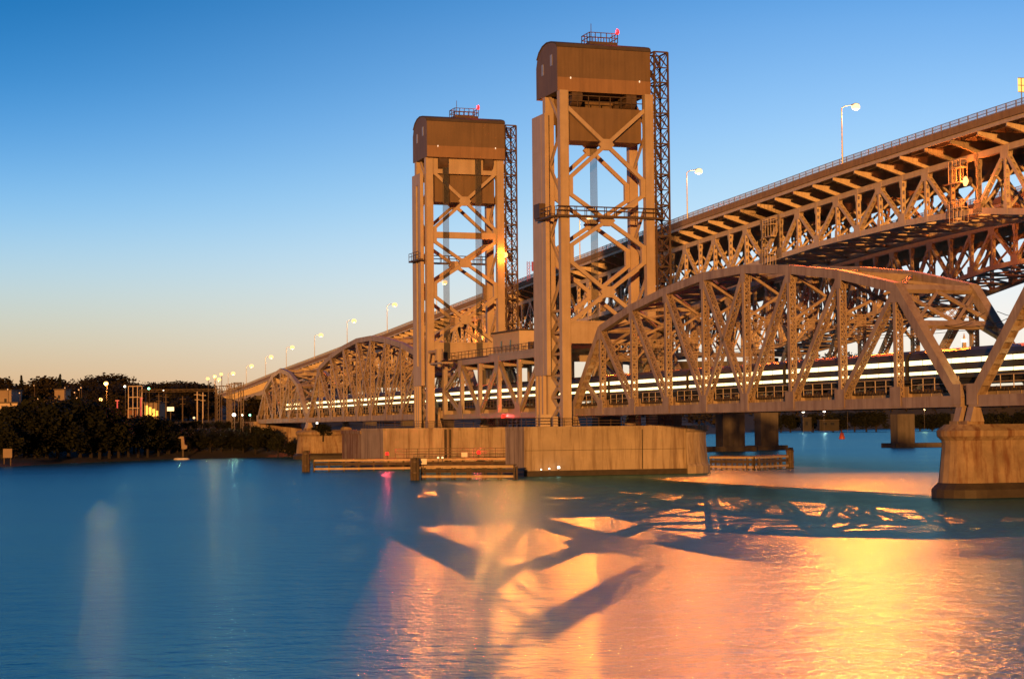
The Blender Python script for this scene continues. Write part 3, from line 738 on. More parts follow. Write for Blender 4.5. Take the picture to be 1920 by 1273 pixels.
p = thing('abutment', RAIL, 330, TW / 2, 0, 'rust-stained concrete abutment where the railway meets the left bank', 'abutment')
b = MB(); b.box(324, 350, -1.5, 11, -2, 7.4); b.box(324.8, 350, -1.5, 11, 7.4, 8.9); b.build('abutment_body', 'old_concrete', p)
b = MB(); b.prism([(330, 8.6), (362, 3.0), (362, -1), (330, -1)], -3.2, -1.6); b.build('wing_wall', 'old_concrete', p)
# embankment carrying the tracks on to the left
b = MB(); b.prism([(-3.5, 4), (12, 4), (10.5, 9.6), (-2, 9.6)], 350.1, 900, 's'); tag(b.build('track_embankment', 'soil', None, RAIL), kind='structure')

# ------------------------------------------------------------------ timber fenders
def wpt(x, y): return (y, x)          # world x, y as LAND frame s, t
def fender(label, pts, z_top, n_pile, walk=False, wales=(0, 1)):
    (x0, y0) = pts[0]
    f = thing('timber_fender', LAND, y0, x0, 0, label, 'fender', 'timber fenders in the channel')
    zb = .42
    for (xa, ya), (xb, yb) in zip(pts, pts[1:]):
        d = Vector((yb - ya, xb - xa, 0)); L = d.length; d.normalize(); nrm = Vector((-d.y, d.x, 0))
        if nrm.x > 0: nrm = -nrm            # towards the camera
        P, Q = Vector((ya, xa, 0)), Vector((yb, xb, 0))
        for z in (z_top, zb):
            b = MB(); b.bar(P + nrm * .2 + Vector((0, 0, z)), Q + nrm * .2 + Vector((0, 0, z)), .32, .3, nrm); b.build('wale', 'wale', f)
        for z in (z_top - .5, (z_top + zb) / 2):
            b = MB(); b.bar(P + nrm * .16 + Vector((0, 0, z)), Q + nrm * .16 + Vector((0, 0, z)), .26, .24, nrm); b.build('dark_wale', 'timber', f)
        b = MB(); b.bar(P - nrm * .6 + Vector((0, 0, z_top + .2)), Q - nrm * .6 + Vector((0, 0, z_top + .2)), .12, 1.3, nrm); b.build('top_plank', 'timber', f)
        m = max(3, int(L / n_pile))
        for i in range(m + 1):
            c = P.lerp(Q, i / m); b = MB(); b.tube(c + Vector((0, 0, -2)), c + Vector((0, 0, z_top + .12)), .17, .15, 7)
            b.tube(c - nrm * 1.2 + Vector((0, 0, -2)), c - nrm * 1.2 + Vector((0, 0, z_top)), .17, .15, 7); b.build('pile', 'timber', f)
        if walk:
            b = MB(); railing(b, P.lerp(Q, .42) - nrm * 1.1 + Vector((0, 0, z_top + .25)), Q - nrm * 1.1 + Vector((0, 0, z_top + .25)), 1.5, 1.9, (1, .7, .4), .1); b.build('walkway_railing', 'dark_steel', f)
    return f
fender('long low timber fender in front of the smaller tower\'s pier, with railed walkway', [(-32.2, 302.4), (-1.0, 304.4)], 1.75, 2.3, True)
fender('short timber fender left of the broad pale pier, nearest to the camera', [(-12.2, 249.6), (0.1, 245.8)], 1.72, 2.0)
fender('bent timber fender right of the broad pale pier', [(30.8, 291.5), (36.8, 285.6), (43.3, 296.2)], 1.85, 1.9)
def dolphin(x, y, z, r, label):
    d = thing('pile_cluster', LAND, y, x, 0, label, 'pile cluster', 'pile clusters at the fender ends')
    b = MB()
    for i in range(7):
        a = i * 1.0472; q = r * .62 if i < 6 else 0
        b.tube((y + q * math.cos(a), x + q * math.sin(a), -2), (y + q * math.cos(a) * .9, x + q * math.sin(a) * .9, z + .15 * math.sin(i * 2.3)), r * .36, r * .33, 8)
    b.build('piles', 'timber', d)
    b = MB()
    for zz in (z - .5, .9): b.tube((y, x, zz), (y, x, zz + .16), r * 1.03, r * 1.03, 12)
    b.build('cable_band', 'dark_steel', d)
dolphin(-33.4, 301.5, 3.3, .75, 'dark pile cluster at the left end of the long fender')
dolphin(-13.0, 247.5, 2.85, .72, 'dark pile cluster at the left end of the short fender')
dolphin(43.9, 296.6, 3.1, .68, 'brown pile cluster at the right end of the bent fender')
def sign_board(x, y, z, label):
    t = thing('notice_board', LAND, y, x, z, label, 'notice board'); b = MB(); b.box(y - .04, y + .04, x - .5, x + .5, z + .2, z + .95); b.build('panel', 'white_paint', t)
    b = MB(); b.box(y + .05, y + .12, x - .06, x + .06, z - .5, z + .9); b.build('post', 'timber', t)
sign_board(-7.9, 303.6, 1.9, 'small blank white board on the long fender')
sign_board(-12.0, 249.0, 1.85, 'small blank white board beside the pile cluster of the short fender')

# ------------------------------------------------------------------ small lamps on the structures
def small_lamp(name, fr, s, t, z, mat, label, group, power, col, r=.2, stalk=.6):
    o = thing(name, fr, s, t, z - stalk, label, 'lamp', group)
    b = MB(); b.tube((s, t, z - stalk), (s, t, z - r * .8), .05, .05, 6); b.tube((s, t, z - r * 1.3), (s, t, z - r * .8), r * .8, r * .8, 8); b.build('stem', 'dark_steel', o)
    b = MB(); b.tube((s, t, z - r * .8), (s, t, z + r * .6), r, r * .9, 10); b.tube((s, t, z + r * .6), (s, t, z + r), r * .9, r * .35, 10); b.build('lens', mat, o)
    if power: point_light('lamp_light', o, (s, t, z), power, col, r * 1.1)
    return o
RED = (1, .05, .05); G_R = 'red navigation lamps'
small_lamp('navigation_lamp', RAIL, 130.6, -.62, 8.62, 'lamp_red', 'red lamp below the middle of the lift span', G_R, 9000, RED, .28, .5)
small_lamp('navigation_lamp', RAIL, 112.6, -.62, 9.0, 'lamp_red', 'red lamp at the right end of the lift span, left of the taller tower\'s leg', G_R, 7000, RED, .30, .5)
small_lamp('navigation_lamp', LAND, 302.8, -20.4, 2.75, 'lamp_red', 'red lamp in the middle of the long fender, left of the railing', G_R, 9000, RED, .28, .9)
small_lamp('navigation_lamp', LAND, 303.8, -5.6, 2.85, 'lamp_red', 'red lamp near the right end of the long fender\'s walkway', G_R, 7000, RED, .28, .9)
for i, x in enumerate((-10.5, -9.9)):
    small_lamp('marker_lamp', LAND, 262, x, 2.7, 'lamp_warm', ('left' if i == 0 else 'right') + ' one of two small amber lamps on posts between the fenders', 'amber marker lamps between the fenders', 0, RED, .14, 2.8)
for i, (t, z) in enumerate(((-7.6, .95), (-6.4, 1.05), (-5.0, 1.2))):
    small_lamp('work_lamp', RAIL, 94.2, t, z, 'lamp_white', ('leftmost', 'middle', 'rightmost and largest')[i] + ' of three white lamps low on the waterline of the pale pier', 'white lamps at the pale pier\'s waterline', 0, RED, (.10, .12, .2)[i], .5)
small_lamp('work_lamp', RAIL, 262, .3, 8.2, 'lamp_white', 'white lamp on the stone pier below the farthest long span', None, 0, RED, .25, 1.2)

# ------------------------------------------------------------------ passenger train crossing the bridge
ZR = ZB + 1.36
def coach():
    r = thing('train_coach', RAIL, 0, 2.7, ZR, '', 'train coach', 'coaches of the lit passenger train')
    h = 12.75; b = MB()
    w = 1.48
    prof = [(2.7 - w, 11.15), (2.7 - w, 13.3), (2.7 - w + .25, 13.75), (2.7 - w + .8, 14.0), (2.7, 14.1), (2.7 + w - .8, 14.0), (2.7 + w - .25, 13.75), (2.7 + w, 13.3), (2.7 + w, 11.15)]
    b.prism(prof, -h, h, 's'); b.build('coach_body', 'train_body', r)
    b = MB(); b.box(-h + .1, h - .1, 2.7 - 1.2, 2.7 + 1.2, 10.85, 11.14); b.box(-5, 5, 2.7 - 1.1, 2.7 + 1.1, 10.55, 10.85); b.build('underframe', 'train_dark', r)
    for c in (-9, 9):
        b = MB(); b.box(c - 1.8, c + 1.8, 2.7 - 1.0, 2.7 + 1.0, 10.55, 10.84)
        for q in (-1.25, 1.25):
            for t in (1.99, 3.41): b.tube((c + q, t - .07, ZR + .46), (c + q, t + .07, ZR + .46), .46, .46, 14)
        b.build('bogie', 'train_dark', r)
    for sd, t in ((-1, 2.7 - w - .012), (1, 2.7 + w + .012)):
        w0 = None
        for k in range(10):
            c = -h + 1.45 + 2.535 * k
            for zz, hh in ((12.8, .22), (11.76, .15)):
                b = MB(); b.box(c - 1.2, c + 1.2, t - .01, t + .01, zz - hh, zz + hh); b.build('window', 'window_lit', r)
    for s in (-h + .08, h - .08):
        b = MB(); b.box(s - .3, s + .3, 2.2, 3.2, 11.2, 13.4); b.build('gangway', 'train_dark', r)
    return r
NTH = ['first', 'second', 'third', 'fourth', 'fifth', 'sixth', 'seventh', 'eighth', 'ninth', 'tenth', 'eleventh', 'twelfth', 'thirteenth', 'fourteenth', 'fifteenth', 'sixteenth', 'seventeenth', 'eighteenth', 'nineteenth', 'twentieth']
c0 = coach(); bpy.context.view_layer.update()
for i in range(13):
    s = -27 + 26.1 * i
    o = c0 if i == 0 else copy_thing(c0)
    o.location = RAIL.w(s, 2.7, ZR)
    where = 'inside the right hand span' if s < -13 else 'inside the long foreground span' if s < 98 else 'beside the taller lift tower' if s < 112 else 'on the lift span' if s < 160 else 'beside the smaller lift tower' if s < 178 else 'inside the far arched span' if s < 268 else 'on the farthest short span'
    o['label'] = f'silver lit train coach {where}, {NTH[i]} from the right'

# ------------------------------------------------------------------ highway bridges behind
PAN = 8.23
ZRAIL = [(-140, 55.2), (-60, 55.1), (0, 54.9), (53, 54.2), (87, 53.3), (126, 52.4), (187, 50.3), (250, 48.0), (320, 45.7), (417, 42.1), (483, 40.5), (552, 38.2), (622, 36), (682, 33.8), (744, 31.4), (811, 29.5), (868, 27.6), (1000, 24), (1200, 19)]
BOT1 = [(-140, 30), (-90, 30), (-70, 31.5), (-40, 34.5), (-12, 37.4), (3.7, 39.0), (16.2, 40.6), (41, 41.2), (72.6, 40.8), (97.5, 39.7), (188, 35.3), (208, 34.4), (233, 32.5), (260, 32.2), (300, 31.0), (417, 27.6), (552, 23.6), (600, 22)]
BOT2 = [(-140, 26), (-90, 26), (-60, 31.5), (-30, 35.5), (0, 37.6), (68, 38.2), (84, 37.7), (96, 36.3), (130, 32.0), (170, 27.6), (205, 25.0), (230, 26.4), (260, 27.5), (340, 27)]
TOPN = {-17, -15, -13, -11, -9, -7, -5, -3, -1, 1, 4, 6, 8, 10, 13} | set(range(15, 80, 2))
def sm(tab, x): return (interp(tab, x - 8) + 2 * interp(tab, x) + interp(tab, x + 8)) / 4
def road_span(k0, k1, toff, zoff, bot, label, group, far=True, deck_only=False, fine=True):
    a0, a1 = k0 * PAN, k1 * PAN
    zr = lambda a: sm(ZRAIL, a) + zoff
    zt = lambda a: zr(a) - 5.3
    zb = lambda a: interp(bot, a)
    T0, T1, W = toff + 5.2, toff + 19.8, 25.0
    sp = thing('road_span', ROAD, (a0 + a1) / 2, toff + 12.5, zb((a0 + a1) / 2), label, 'highway bridge span', group)
    A = [k * PAN for k in range(k0, k1 + 1)]
    def strip(name, mat, t0, t1, dz0, dz1):
        b = MB()
        for a, c in zip(A, A[1:]):
            b.add([(a, t0, zr(a) + dz0), (a, t1, zr(a) + dz0), (a, t1, zr(a) + dz1), (a, t0, zr(a) + dz1), (c, t0, zr(c) + dz0), (c, t1, zr(c) + dz0), (c, t1, zr(c) + dz1), (c, t0, zr(c) + dz1)],
                  [(0, 4, 5, 1), (3, 2, 6, 7), (0, 3, 7, 4), (1, 5, 6, 2)] + ([(0, 1, 2, 3)] if a == A[0] else []) + ([(4, 7, 6, 5)] if c == A[-1] else []))
        return b.build(name, mat, sp)
    for t0, t1 in ((toff + .45, toff + W - .45),):
        strip('deck_slab', 'deck_fascia', t0, t1, -2.15, -1.85); strip('roadway', 'asphalt', t0 + .01, t1 - .01, -1.846, -1.82)
    strip('parapet', 'deck_fascia', toff, toff + .44, -2.25, -1.12); strip('parapet', 'deck_fascia', toff + W - .44, toff + W, -2.25, -1.12)
    strip('edge_stringer', 'road_steel', toff + .25, toff + .55, -2.9, -2.26); strip('edge_stringer', 'road_steel', toff + W - .55, toff + W - .25, -2.9, -2.26)
    for tq in (toff + .22, toff + W - .22):
        b = MB(); n = 3
        for a, c in zip(A, A[1:]):
            for q in range(n):
                x0, x1 = lerp(a, c, q / n), lerp(a, c, (q + 1) / n); y0, y1 = lerp(zr(a), zr(c), q / n), lerp(zr(a), zr(c), (q + 1) / n)
                b.box(x0 - .07, x0 + .07, tq - .06, tq + .06, y0 - 1.12, y0)
                for dz in (-.03, -.55, -.98): b.bar((x0, tq, y0 + dz), (x1, tq, y1 + dz), .09, .09)
                for u in range(1, 14):
                    xx = lerp(x0, x1, u / 14); yy = lerp(y0, y1, u / 14); b.bar((xx, tq, yy - 1.1), (xx, tq, yy - .03), .035, .035)
        b.build('parapet_railing', 'galvanised', sp)
    b = MB()
    for a, c in zip(A, A[1:]):
        for q in range(8):
            t = toff + 2.4 + q * 2.89; b.bar((a + .12, t, zr(a) - 2.55), (c - .12, t, zr(c) - 2.55), .75, .28)
    b.build('stringer', 'road_steel', sp)
    for a in A:
        b = MB(); z = zr(a)
        prof = [(toff + .2, z - 2.95), (toff + .2, z - 3.4), (T0 - .4, z - 4.85), (T1 + .4, z - 4.85), (toff + W - .2, z - 3.4), (toff + W - .2, z - 2.95)]
        b.prism(prof, a - .12, a + .12, 's'); b.bar((a, toff + .2, z - 3.4), (a, T0 - .4, z - 4.85), .08, .6, (1, 0, 0)); b.bar((a, T1 + .4, z - 4.85), (a, toff + W - .2, z - 3.4), .08, .6, (1, 0, 0))
        for t in [toff + .9 + .8 * i for i in range(5)]: b.box(a - .22, a - .12, t - .04, t + .04, z - 3.6 - (t - toff) * .2, z - 2.96)
        b.build('floor_beam', 'road_steel', sp)
    if deck_only:
        for t in (T0, toff + 12.5, T1):
            b = MB()
            for a, c in zip(A, A[1:]): b.bar((a, t, zr(a) - 6.1), (c, t, zr(c) - 6.1), 2.4, .5)
            b.build('plate_girder', 'road_steel', sp)
        return sp
    for T in (T0, T1):
        b = MB(); b2 = MB()
        for a, c in zip(A, A[1:]):
            b.bar((a, T, zt(a)), (c, T, zt(c)), 1.0, .75); b2.bar((a, T, zb(a)), (c, T, zb(c)), 1.0, .75)
        for k, a in zip(range(k0, k1 + 1), A):
            big = 1.35 if (k in TOPN) else .6
            for q in (-.4, .4):
                b.prism([(a - big, zt(a) + .3), (a + big, zt(a) + .3), (a + big * .75, zt(a) - 1.7), (a - big * .75, zt(a) - 1.7)], T + q - .02, T + q + .02)
                big2 = .6 if (k in TOPN) else 1.35
                b2.prism([(a - big2, zb(a) - .3), (a + big2, zb(a) - .3), (a + big2 * .75, zb(a) + 1.7), (a - big2 * .75, zb(a) + 1.7)], T + q - .02, T + q + .02)
        b.build('top_chord', 'road_steel', sp); b2.build('bottom_chord', 'road_steel', sp)
        for k, a in zip(range(k0, k1 + 1), A):
            if k == k0 and k0 not in (-17,): pass
            b = MB()
            if fine: battened(b, (a, T, zb(a) + .5), (a, T, zt(a) - .5), .74, .55, .62, 1.35, (1, 0, 0), .17)
            else: b.bar((a, T, zb(a) + .5), (a, T, zt(a) - .5), .6, .6)
            b.build('vertical', 'road_steel', sp)
            if k < k1:
                c = a + PAN
                ends = None
                if k in TOPN and (k + 1) not in TOPN: ends = ((a, T, zt(a) - .5), (c, T, zb(c) + .5))
                elif (k + 1) in TOPN and k not in TOPN: ends = ((a, T, zb(a) + .5), (c, T, zt(c) - .5))
                elif k == 11: ends = ((a, T, zt(a) - .5), (c, T, zb(c) + .5))
                if ends:
                    b = MB()
                    if fine: battened(b, *ends, .74, .6, .62, 1.35, (ends[0][2] - ends[1][2], 0, ends[1][0] - ends[0][0]), .17)
                    else: b.bar(*ends, .7, .6)
                    b.build('diagonal', 'road_steel', sp)
    for k, a in zip(range(k0, k1), A):
        c = a + PAN; b = MB()
        b.bar((a, T0 + .4, zb(a)), (c, T1 - .4, zb(c)), .35, .35); b.bar((a, T1 - .4, zb(a)), (c, T0 + .4, zb(c)), .35, .35)
        b.bar((a, T0 + .4, zb(a)), (a, T1 - .4, zb(a)), .5, .4); b.build('bottom_lateral', 'road_steel', sp)
        b = MB(); tm = (T0 + T1) / 2
        b.bar((a, T0 + .4, zb(a) + .6), (a, tm, zt(a) - .9), .35, .35, (1, 0, 0)); b.bar((a, T1 - .4, zb(a) + .6), (a, tm, zt(a) - .9), .35, .35, (1, 0, 0)); b.build('sway_brace', 'road_steel', sp)
    return sp
G1, G2 = 'spans of the nearer highway bridge', 'spans of the second highway bridge'
road_span(-17, 2, 0, 0, BOT1, 'tan deck truss of the nearer highway bridge deepening towards the right edge', G1)
road_span(3, 11, 0, 0, BOT1, 'middle tan truss of the nearer highway bridge, above the foreground span\'s arch', G1)
road_span(12, 28, 0, 0, BOT1, 'tan truss of the nearer highway bridge seen behind the taller lift tower', G1)
road_span(29, 42, 0, 0, BOT1, 'tan truss of the nearer highway bridge seen through the smaller lift tower', G1)
road_span(43, 56, 0, 0, BOT1, 'brown highway truss above the far arched railway span, left of the lift towers', G1, fine=False)
road_span(57, 70, 0, 0, BOT1, 'most distant trussed highway span, above the shortest railway span', G1, fine=False)
road_span(71, 122, 0, 0, BOT1, 'plate-girder highway approach sloping down to the left bank', G1, deck_only=True)
for k in (2, 11):   # hinge panels between spans keep a continuous deck
    pass
road_span(-17, 2, 42.5, -2.2, BOT2, 'second highway bridge truss with curved lower chord, under the nearer one at the right edge', G2)
road_span(3, 28, 42.5, -2.2, BOT2, 'second highway bridge truss seen through the nearer bridge\'s lattice', G2)
road_span(29, 40, 42.5, -2.2, BOT2, 'second highway bridge truss half hidden behind the smaller lift tower', G2, fine=False)
def road_link(k, toff, zoff, bot, label, group):
    """short hinged panel joining two spans"""
    road_span(k, k + 1, toff, zoff, bot, label, group)
road_link(2, 0, 0, BOT1, 'short hinged panel of the nearer highway bridge beside the amber floodlight', G1)
road_link(11, 0, 0, BOT1, 'short hinged panel of the nearer highway bridge with an inspection cage', G1)
for k in (28, 42, 56, 70):
    road_link(k, 0, 0, BOT1, f'short hinged highway panel over a pier, {NTH[(28, 42, 56, 70).index(k)]} beyond the taller lift tower', G1)
for k in (2, 28):
    road_link(k, 42.5, -2.2, BOT2, 'short hinged panel of the second highway bridge, ' + ('near the right edge' if k == 2 else 'behind the lift towers'), G2)
def road_pier(a, ts, ztop, label, w=6.4, fr=ROAD, foot=True, cap=True):
    p = thing('highway_pier', fr, a, sum(ts) / len(ts), 0, label, 'highway pier', 'piers of the highway bridges')
    for t in ts:
        b = MB(); b.box(a - w * .4, a + w * .4, t - w * .5, t + w * .5, -2, ztop); b.build('column', 'dark_concrete', p)
    if cap:
        b = MB(); b.box(a - w * .45, a + w * .45, min(ts) - w * .55, max(ts) + w * .55, ztop, ztop + 3); b.build('cap_beam', 'dark_concrete', p)
    if foot:
        b = MB(); b.box(a - w * .8, a + w * .8, min(ts) - w * .85, max(ts) + w * .85, -2, 1.25); b.build('footing', 'dark_concrete', p)
    return p
road_pier(234.5, (5.2, 19.8), 28.6, 'tall highway pier hidden behind the broad pale pier')
road_pier(208, (27.0, 44.8), 20.5, 'dark twin-column highway pier seen under the foreground span, right of the pale pier', 6.2)
road_pier(222, (61.6,), 22.0, 'dark single-column highway pier just behind the twin-column one', 5.2)
road_pier(233.0, (109.0, 128.5), 9.5, 'dark twin-column pier on a shared footing, left of the foreground stone pier', 5.4, cap=False)
for i, k in enumerate((42.5, 56.5, 70.5, 77, 83, 89, 95, 101, 107, 113, 119)):
    a = k * PAN; zt_ = (interp(BOT1, a) - .5) if k < 71 else sm(ZRAIL, a) - 7.3
    road_pier(a, (5.2, 19.8), max(2, zt_ - 3), f'{NTH[i]} highway pier beyond the lift towers, counted from the bridge\'s middle towards the left bank', 4.4, foot=k < 60)
# inspection cages hung on the nearer truss
def cage(a, zc, label):
    g = thing('inspection_cage', ROAD, a, 4.3, zc - 2.4, label, 'inspection cage', 'inspection cages on the nearer highway bridge'); b = MB()
    for z in (zc - 2.4, zc, zc + 1.2):
        for p, q in (((a - 1.9, 3.5), (a + 1.9, 3.5)), ((a - 1.9, 4.7), (a + 1.9, 4.7)), ((a - 1.9, 3.5), (a - 1.9, 4.7)), ((a + 1.9, 3.5), (a + 1.9, 4.7))): b.bar((*p, z), (*q, z), .1, .1)
    for x in (-1.9, -.6, .6, 1.9):
        for t in (3.5, 4.7): b.bar((a + x, t, zc - 2.4), (a + x, t, zc + 1.2), .08, .08)
    b.build('cage_frame', 'road_steel', g)
    b = MB(); b.box(a - 1.85, a + 1.85, 3.55, 4.65, zc - .12, zc - .02); b.box(a - 1.85, a + 1.85, 3.55, 4.65, zc - 2.52, zc - 2.42); b.build('cage_floor', 'road_steel', g)
for i, k in enumerate((2.55, 11.35)):
    a = k * PAN
    cage(a, sm(ZRAIL, a) - 6.6, ('upper inspection cage right of the amber floodlight\'s glow' if i == 0 else 'upper inspection cage above the foreground arch\'s crown'))
    cage(a + (.5 if i else 0), interp(BOT1, a) - .4 + 1.2, ('lower inspection cage under the amber floodlight' if i == 0 else 'lower inspection cage just above the foreground arch\'s crown'))

# ------------------------------------------------------------------ street lamps along the nearer highway deck
POSTS = [53.2, 126, 197.3, 269, 341, 412.4, 483, 551.8, 622.2, 682, 744.5, 811.4, 868.6]
LAMP_P = [680e3, 280e3, 520e3, 400e3, 500e3, 9e3, 7e3, 5e3, 4e3, 3e3, 3e3, 3e3, 3e3]
WHERE = ['highest and brightest street lamp, on the highway deck above the foreground arch', 'street lamp just right of the taller tower\'s lattice stair', 'street lamp seen through the taller lift tower\'s bracing', 'street lamp hidden behind the taller lift tower\'s left column', 'street lamp hidden behind the smaller lift tower',
         'street lamp nearest to the left side of the smaller lift tower'] + [f'street lamp on the sloping highway deck, {NTH[i]} to the left of the smaller lift tower' for i in range(1, 8)]
for i, a in enumerate(POSTS):
    zd = sm(ZRAIL, a); H_ = 9.2
    L = thing('street_lamp', ROAD, a, .22, zd - 1.1, WHERE[i], 'street lamp', 'street lamps on the highway bridge')
    b = MB(); b.tube((a, -.06, zd - 1.1), (a, -.06, zd + H_ - .4), .16, .10, 8); b.build('pole', 'galvanised', L)
    b = MB(); b.tube((a, -.06, zd + H_ - .4), (a, .7, zd + H_ + .05), .08); b.tube((a, .7, zd + H_ + .05), (a, 2.3, zd + H_ + .3), .08, .06); b.build('arm', 'galvanised', L)
    b = MB(); b.prism([(2.0, zd + H_ + .22), (3.3, zd + H_ + .34), (3.3, zd + H_ + .5), (2.6, zd + H_ + .62), (2.0, zd + H_ + .42)], a - .3, a + .3, 's'); b.build('lamp_head', 'galvanised', L)
    b = MB(); k = 1.0 + i * .05
    b.ball((a, 2.75, zd + H_ - .05), .78 * k, .62 * k, 16); b.build('lamp_lens', 'lamp_warm' if i < 5 else 'lamp_amber', L, smooth=True)
    point_light('lamp_light', L, (a, 2.75, zd + H_ - 1.5), 4e3 if i else 6e3, (1, .43, .13), .3)
    if i < 5: point_light('lamp_throw', L, (a, 2.75, zd + H_ - 1.5), LAMP_P[i], (1, .12, .010), .18, 62, ((28, 120, 0), (10, 125, 0), (-2, 125, 0), (-6, 125, 0), (-14, 125, 0))[i])
AMB = (1.0, .20, .022)
def flood(fr, s, t, z, label, power, aim, r=.55, rear=0, raim=None):
    o = thing('floodlight', fr, s, t, z, label, 'floodlight', 'amber floodlights on the bridges')
    b = MB(); b.tube((s, t + .75, z), (s, t + .15, z), r * .95, r * .7, 12); b.bar((s, t + .75, z), (s, t + 1.0, z - .9), .15, .15); b.build('housing', 'dark_steel', o)
    b = MB(); b.tube((s, t + .148, z), (s, t - .08, z), r * .7, r, 14); b.build('lens', 'lamp_amber', o)
    if rear: point_light('lamp_light', o, (s, t + 1.2, z - .4), rear, AMB, .35, 130, raim); return o
    point_light('lamp_light', o, (s, t - .8, z - .1), power, AMB, .35, 75, aim); point_light('lamp_spill', o, (s, t - .8, z - .1), 3500, AMB, .35)
    return o
flood(ROAD, 18.2, 3.9, 45.5, 'large amber floodlight in the highway truss at upper right', 35e3, (40, 130, 0), .8)
flood(ROAD, 48, 20.9, 45.0, 'added unseen amber floodlight behind the nearer highway truss, lighting the second highway bridge', 0, None, .3, 34e3, tuple(ROAD.w(76, 47, 33)))  # added lamp, unseen from the camera, put in to brighten the second bridge
flood(RAIL, 164.3, 11.9, 37.6, 'amber floodlight on the smaller lift tower\'s right leg, halfway up', 40e3, (-4, 150, 0), .5)
flood(ROAD, 311, 4.0, 35.0, 'amber floodlight shining through the lower bracing of the smaller lift tower', 55e3, (-10, 150, 0), .55)

# ------------------------------------------------------------------ roadside signs on the highway
o = thing('road_sign', ROAD, -3.2, .9, 53.8, 'orange-glowing back of a road sign cut by the upper right edge', 'road sign')
zs = sm(ZRAIL, -3.2)
b = MB(); b.box(-3.3, -3.22, .3, 3.2, zs + 1.1, zs + 3.2); b.build('panel', 'sign_glow', o)
b = MB()
for z in (1.1, 2.1, 3.2): b.box(-3.4, -3.301, .3, 3.2, zs + z - .05, zs + z + .05)
for t in (.8, 1.75, 2.7): b.box(-3.42, -3.302, t - .06, t + .06, zs - 1.1, zs + 3.2)
b.build('frame', 'galvanised', o)
a = 240; zs = sm(ZRAIL, a)
o = thing('road_sign', ROAD, a, 1.0, zs - 1.1, 'red-glowing road sign on a glowing lattice post, between the two lift towers', 'road sign')
b = MB(); b.box(a - .05, a + .05, .6, 3.4, zs + 1.0, zs + 3.6); b.build('panel', 'red_emit', o)
b = MB()
for t in (-.7, .1): b.bar((a, t, zs - 1.8), (a, t, zs + 3.6), .12, .12)
for k in range(6): b.bar((a, -.7, zs - 1.2 + .8 * k), (a, .1, zs - .4 + .8 * k), .08, .08); b.bar((a, .1, zs - 1.2 + .8 * k), (a, -.7, zs - .4 + .8 * k), .08, .08)
b.bar((a, .1, zs + 2.4), (a, .7, zs + 2.4), .1, .1); b.build('lattice_post', 'red_emit', o)

# ------------------------------------------------------------------ river marks
o = thing('channel_buoy', LAND, 850, 149.6, 0, 'small red channel buoy on open water under the foreground span', 'buoy')
b = MB(); b.tube((850, 149.6, -.5), (850, 149.6, 1.0), 1.35, 1.35, 14); b.tube((850, 149.6, 1.0), (850, 149.6, 2.9), 1.2, .75, 14); b.tube((850, 149.6, 2.9), (850, 149.6, 3.8), .18, .18, 8); b.build('float', 'red_paint', o)
b = MB(); b.tube((850, 149.6, 3.8), (850, 149.6, 4.3), .3, .2, 8); b.build('top_mark', 'red_paint', o)
o = thing('day_marker', LAND, 374, -101.0, .3, 'square orange-lit board on posts at the waterline, far left edge', 'day marker')
b = MB(); b.box(373.9, 374, -102, -100.2, 1.7, 3.5); b.build('board', 'shade_wall', o)
b = MB()
for t in (-101.8, -100.5): b.bar((374.1, t, -.5), (374.1, t, 3.4), .2, .2)
b.build('post', 'timber', o)
o = thing('navigation_marker', LAND, 447, -79.1, 1.2, 'pale boxy navigation marker standing among the dark bushes of the left bank', 'navigation marker')
b = MB(); b.prism([(-80.0, 5.0), (-80.0, 5.4), (-78.7, 5.4), (-78.5, 3.4), (-77.9, 3.2), (-77.9, 2.5), (-78.4, 2.3), (-79.2, 2.4), (-79.3, 4.8)], 446.6, 447.4, 's'); b.build('marker_body', 'shade_wall', o)
b = MB(); b.box(446.8, 447.2, -79.1, -78.7, .4, 2.4); b.build('post', 'timber', o)
o = thing('reflection_float', LAND, 436, -77.3, 0, 'flat pale float standing in for the lit reflection of the navigation marker, at the edge of the left bank', 'float')  # float shape put where the marker's lit reflection lies on the water
b = MB(); b.loft([[(436 + 1.0 * r * math.sin(i * .5236), -77.3 + 1.9 * r * math.cos(i * .5236), z) for i in range(12)] for r, z in ((.9, -.2), (1, .15), (.85, .38))]); b.build('hull', 'pale_wall', o)
point_light('lamp_light', o, (433, -77.3, 2.5), 150, (1, .7, .35), .1)  # bare light with no lamp fixture, hung before the float to brighten it

# ------------------------------------------------------------------ rail side and town on the left bank
def pole(x, y, z0, z1, r, mat, label, group, arms=(), cat='pole', name='utility_pole'):
    o = thing(name, LAND, y, x, z0, label, cat, group)
    b = MB(); b.tube((y, x, z0 - 1), (y, x, z1), r, r * .75, 8); b.build('shaft', mat, o)
    for i, (dz, w) in enumerate(arms):
        b = MB(); b.box(y - .08, y + .08, x - w, x + w, z1 + dz - .08, z1 + dz + .08); b.build('crossarm', mat, o)
    return o
G_U = 'utility poles on the left bank'
for x, y, z1, lb in ((-98.5, 520, 17.2, 'slim dark pole left of the lit sign'), (-96.9, 522, 17.0, 'thin pole standing against the lit sign\'s left edge'), (-91.7, 519, 16.3, 'pole with shortened top right of the lit sign'),
                     (-87.8, 520, 17.5, 'tall pale sodium-lit pole left of the dark gantries'), (-86.4, 521, 17.3, 'pale pole close behind the tall sodium-lit pole')):
    pole(x, y, ground_z(x, y), z1, .22, 'pale_wall' if x > -90 else 'timber', lb, G_U, ((-.8, .9), (-2.2, .7)))
o = thing('overhead_line_beam', LAND, 540, -95, 18.3, 'long thin overhead line beam joining the bank\'s poles', 'line beam'); b = MB()
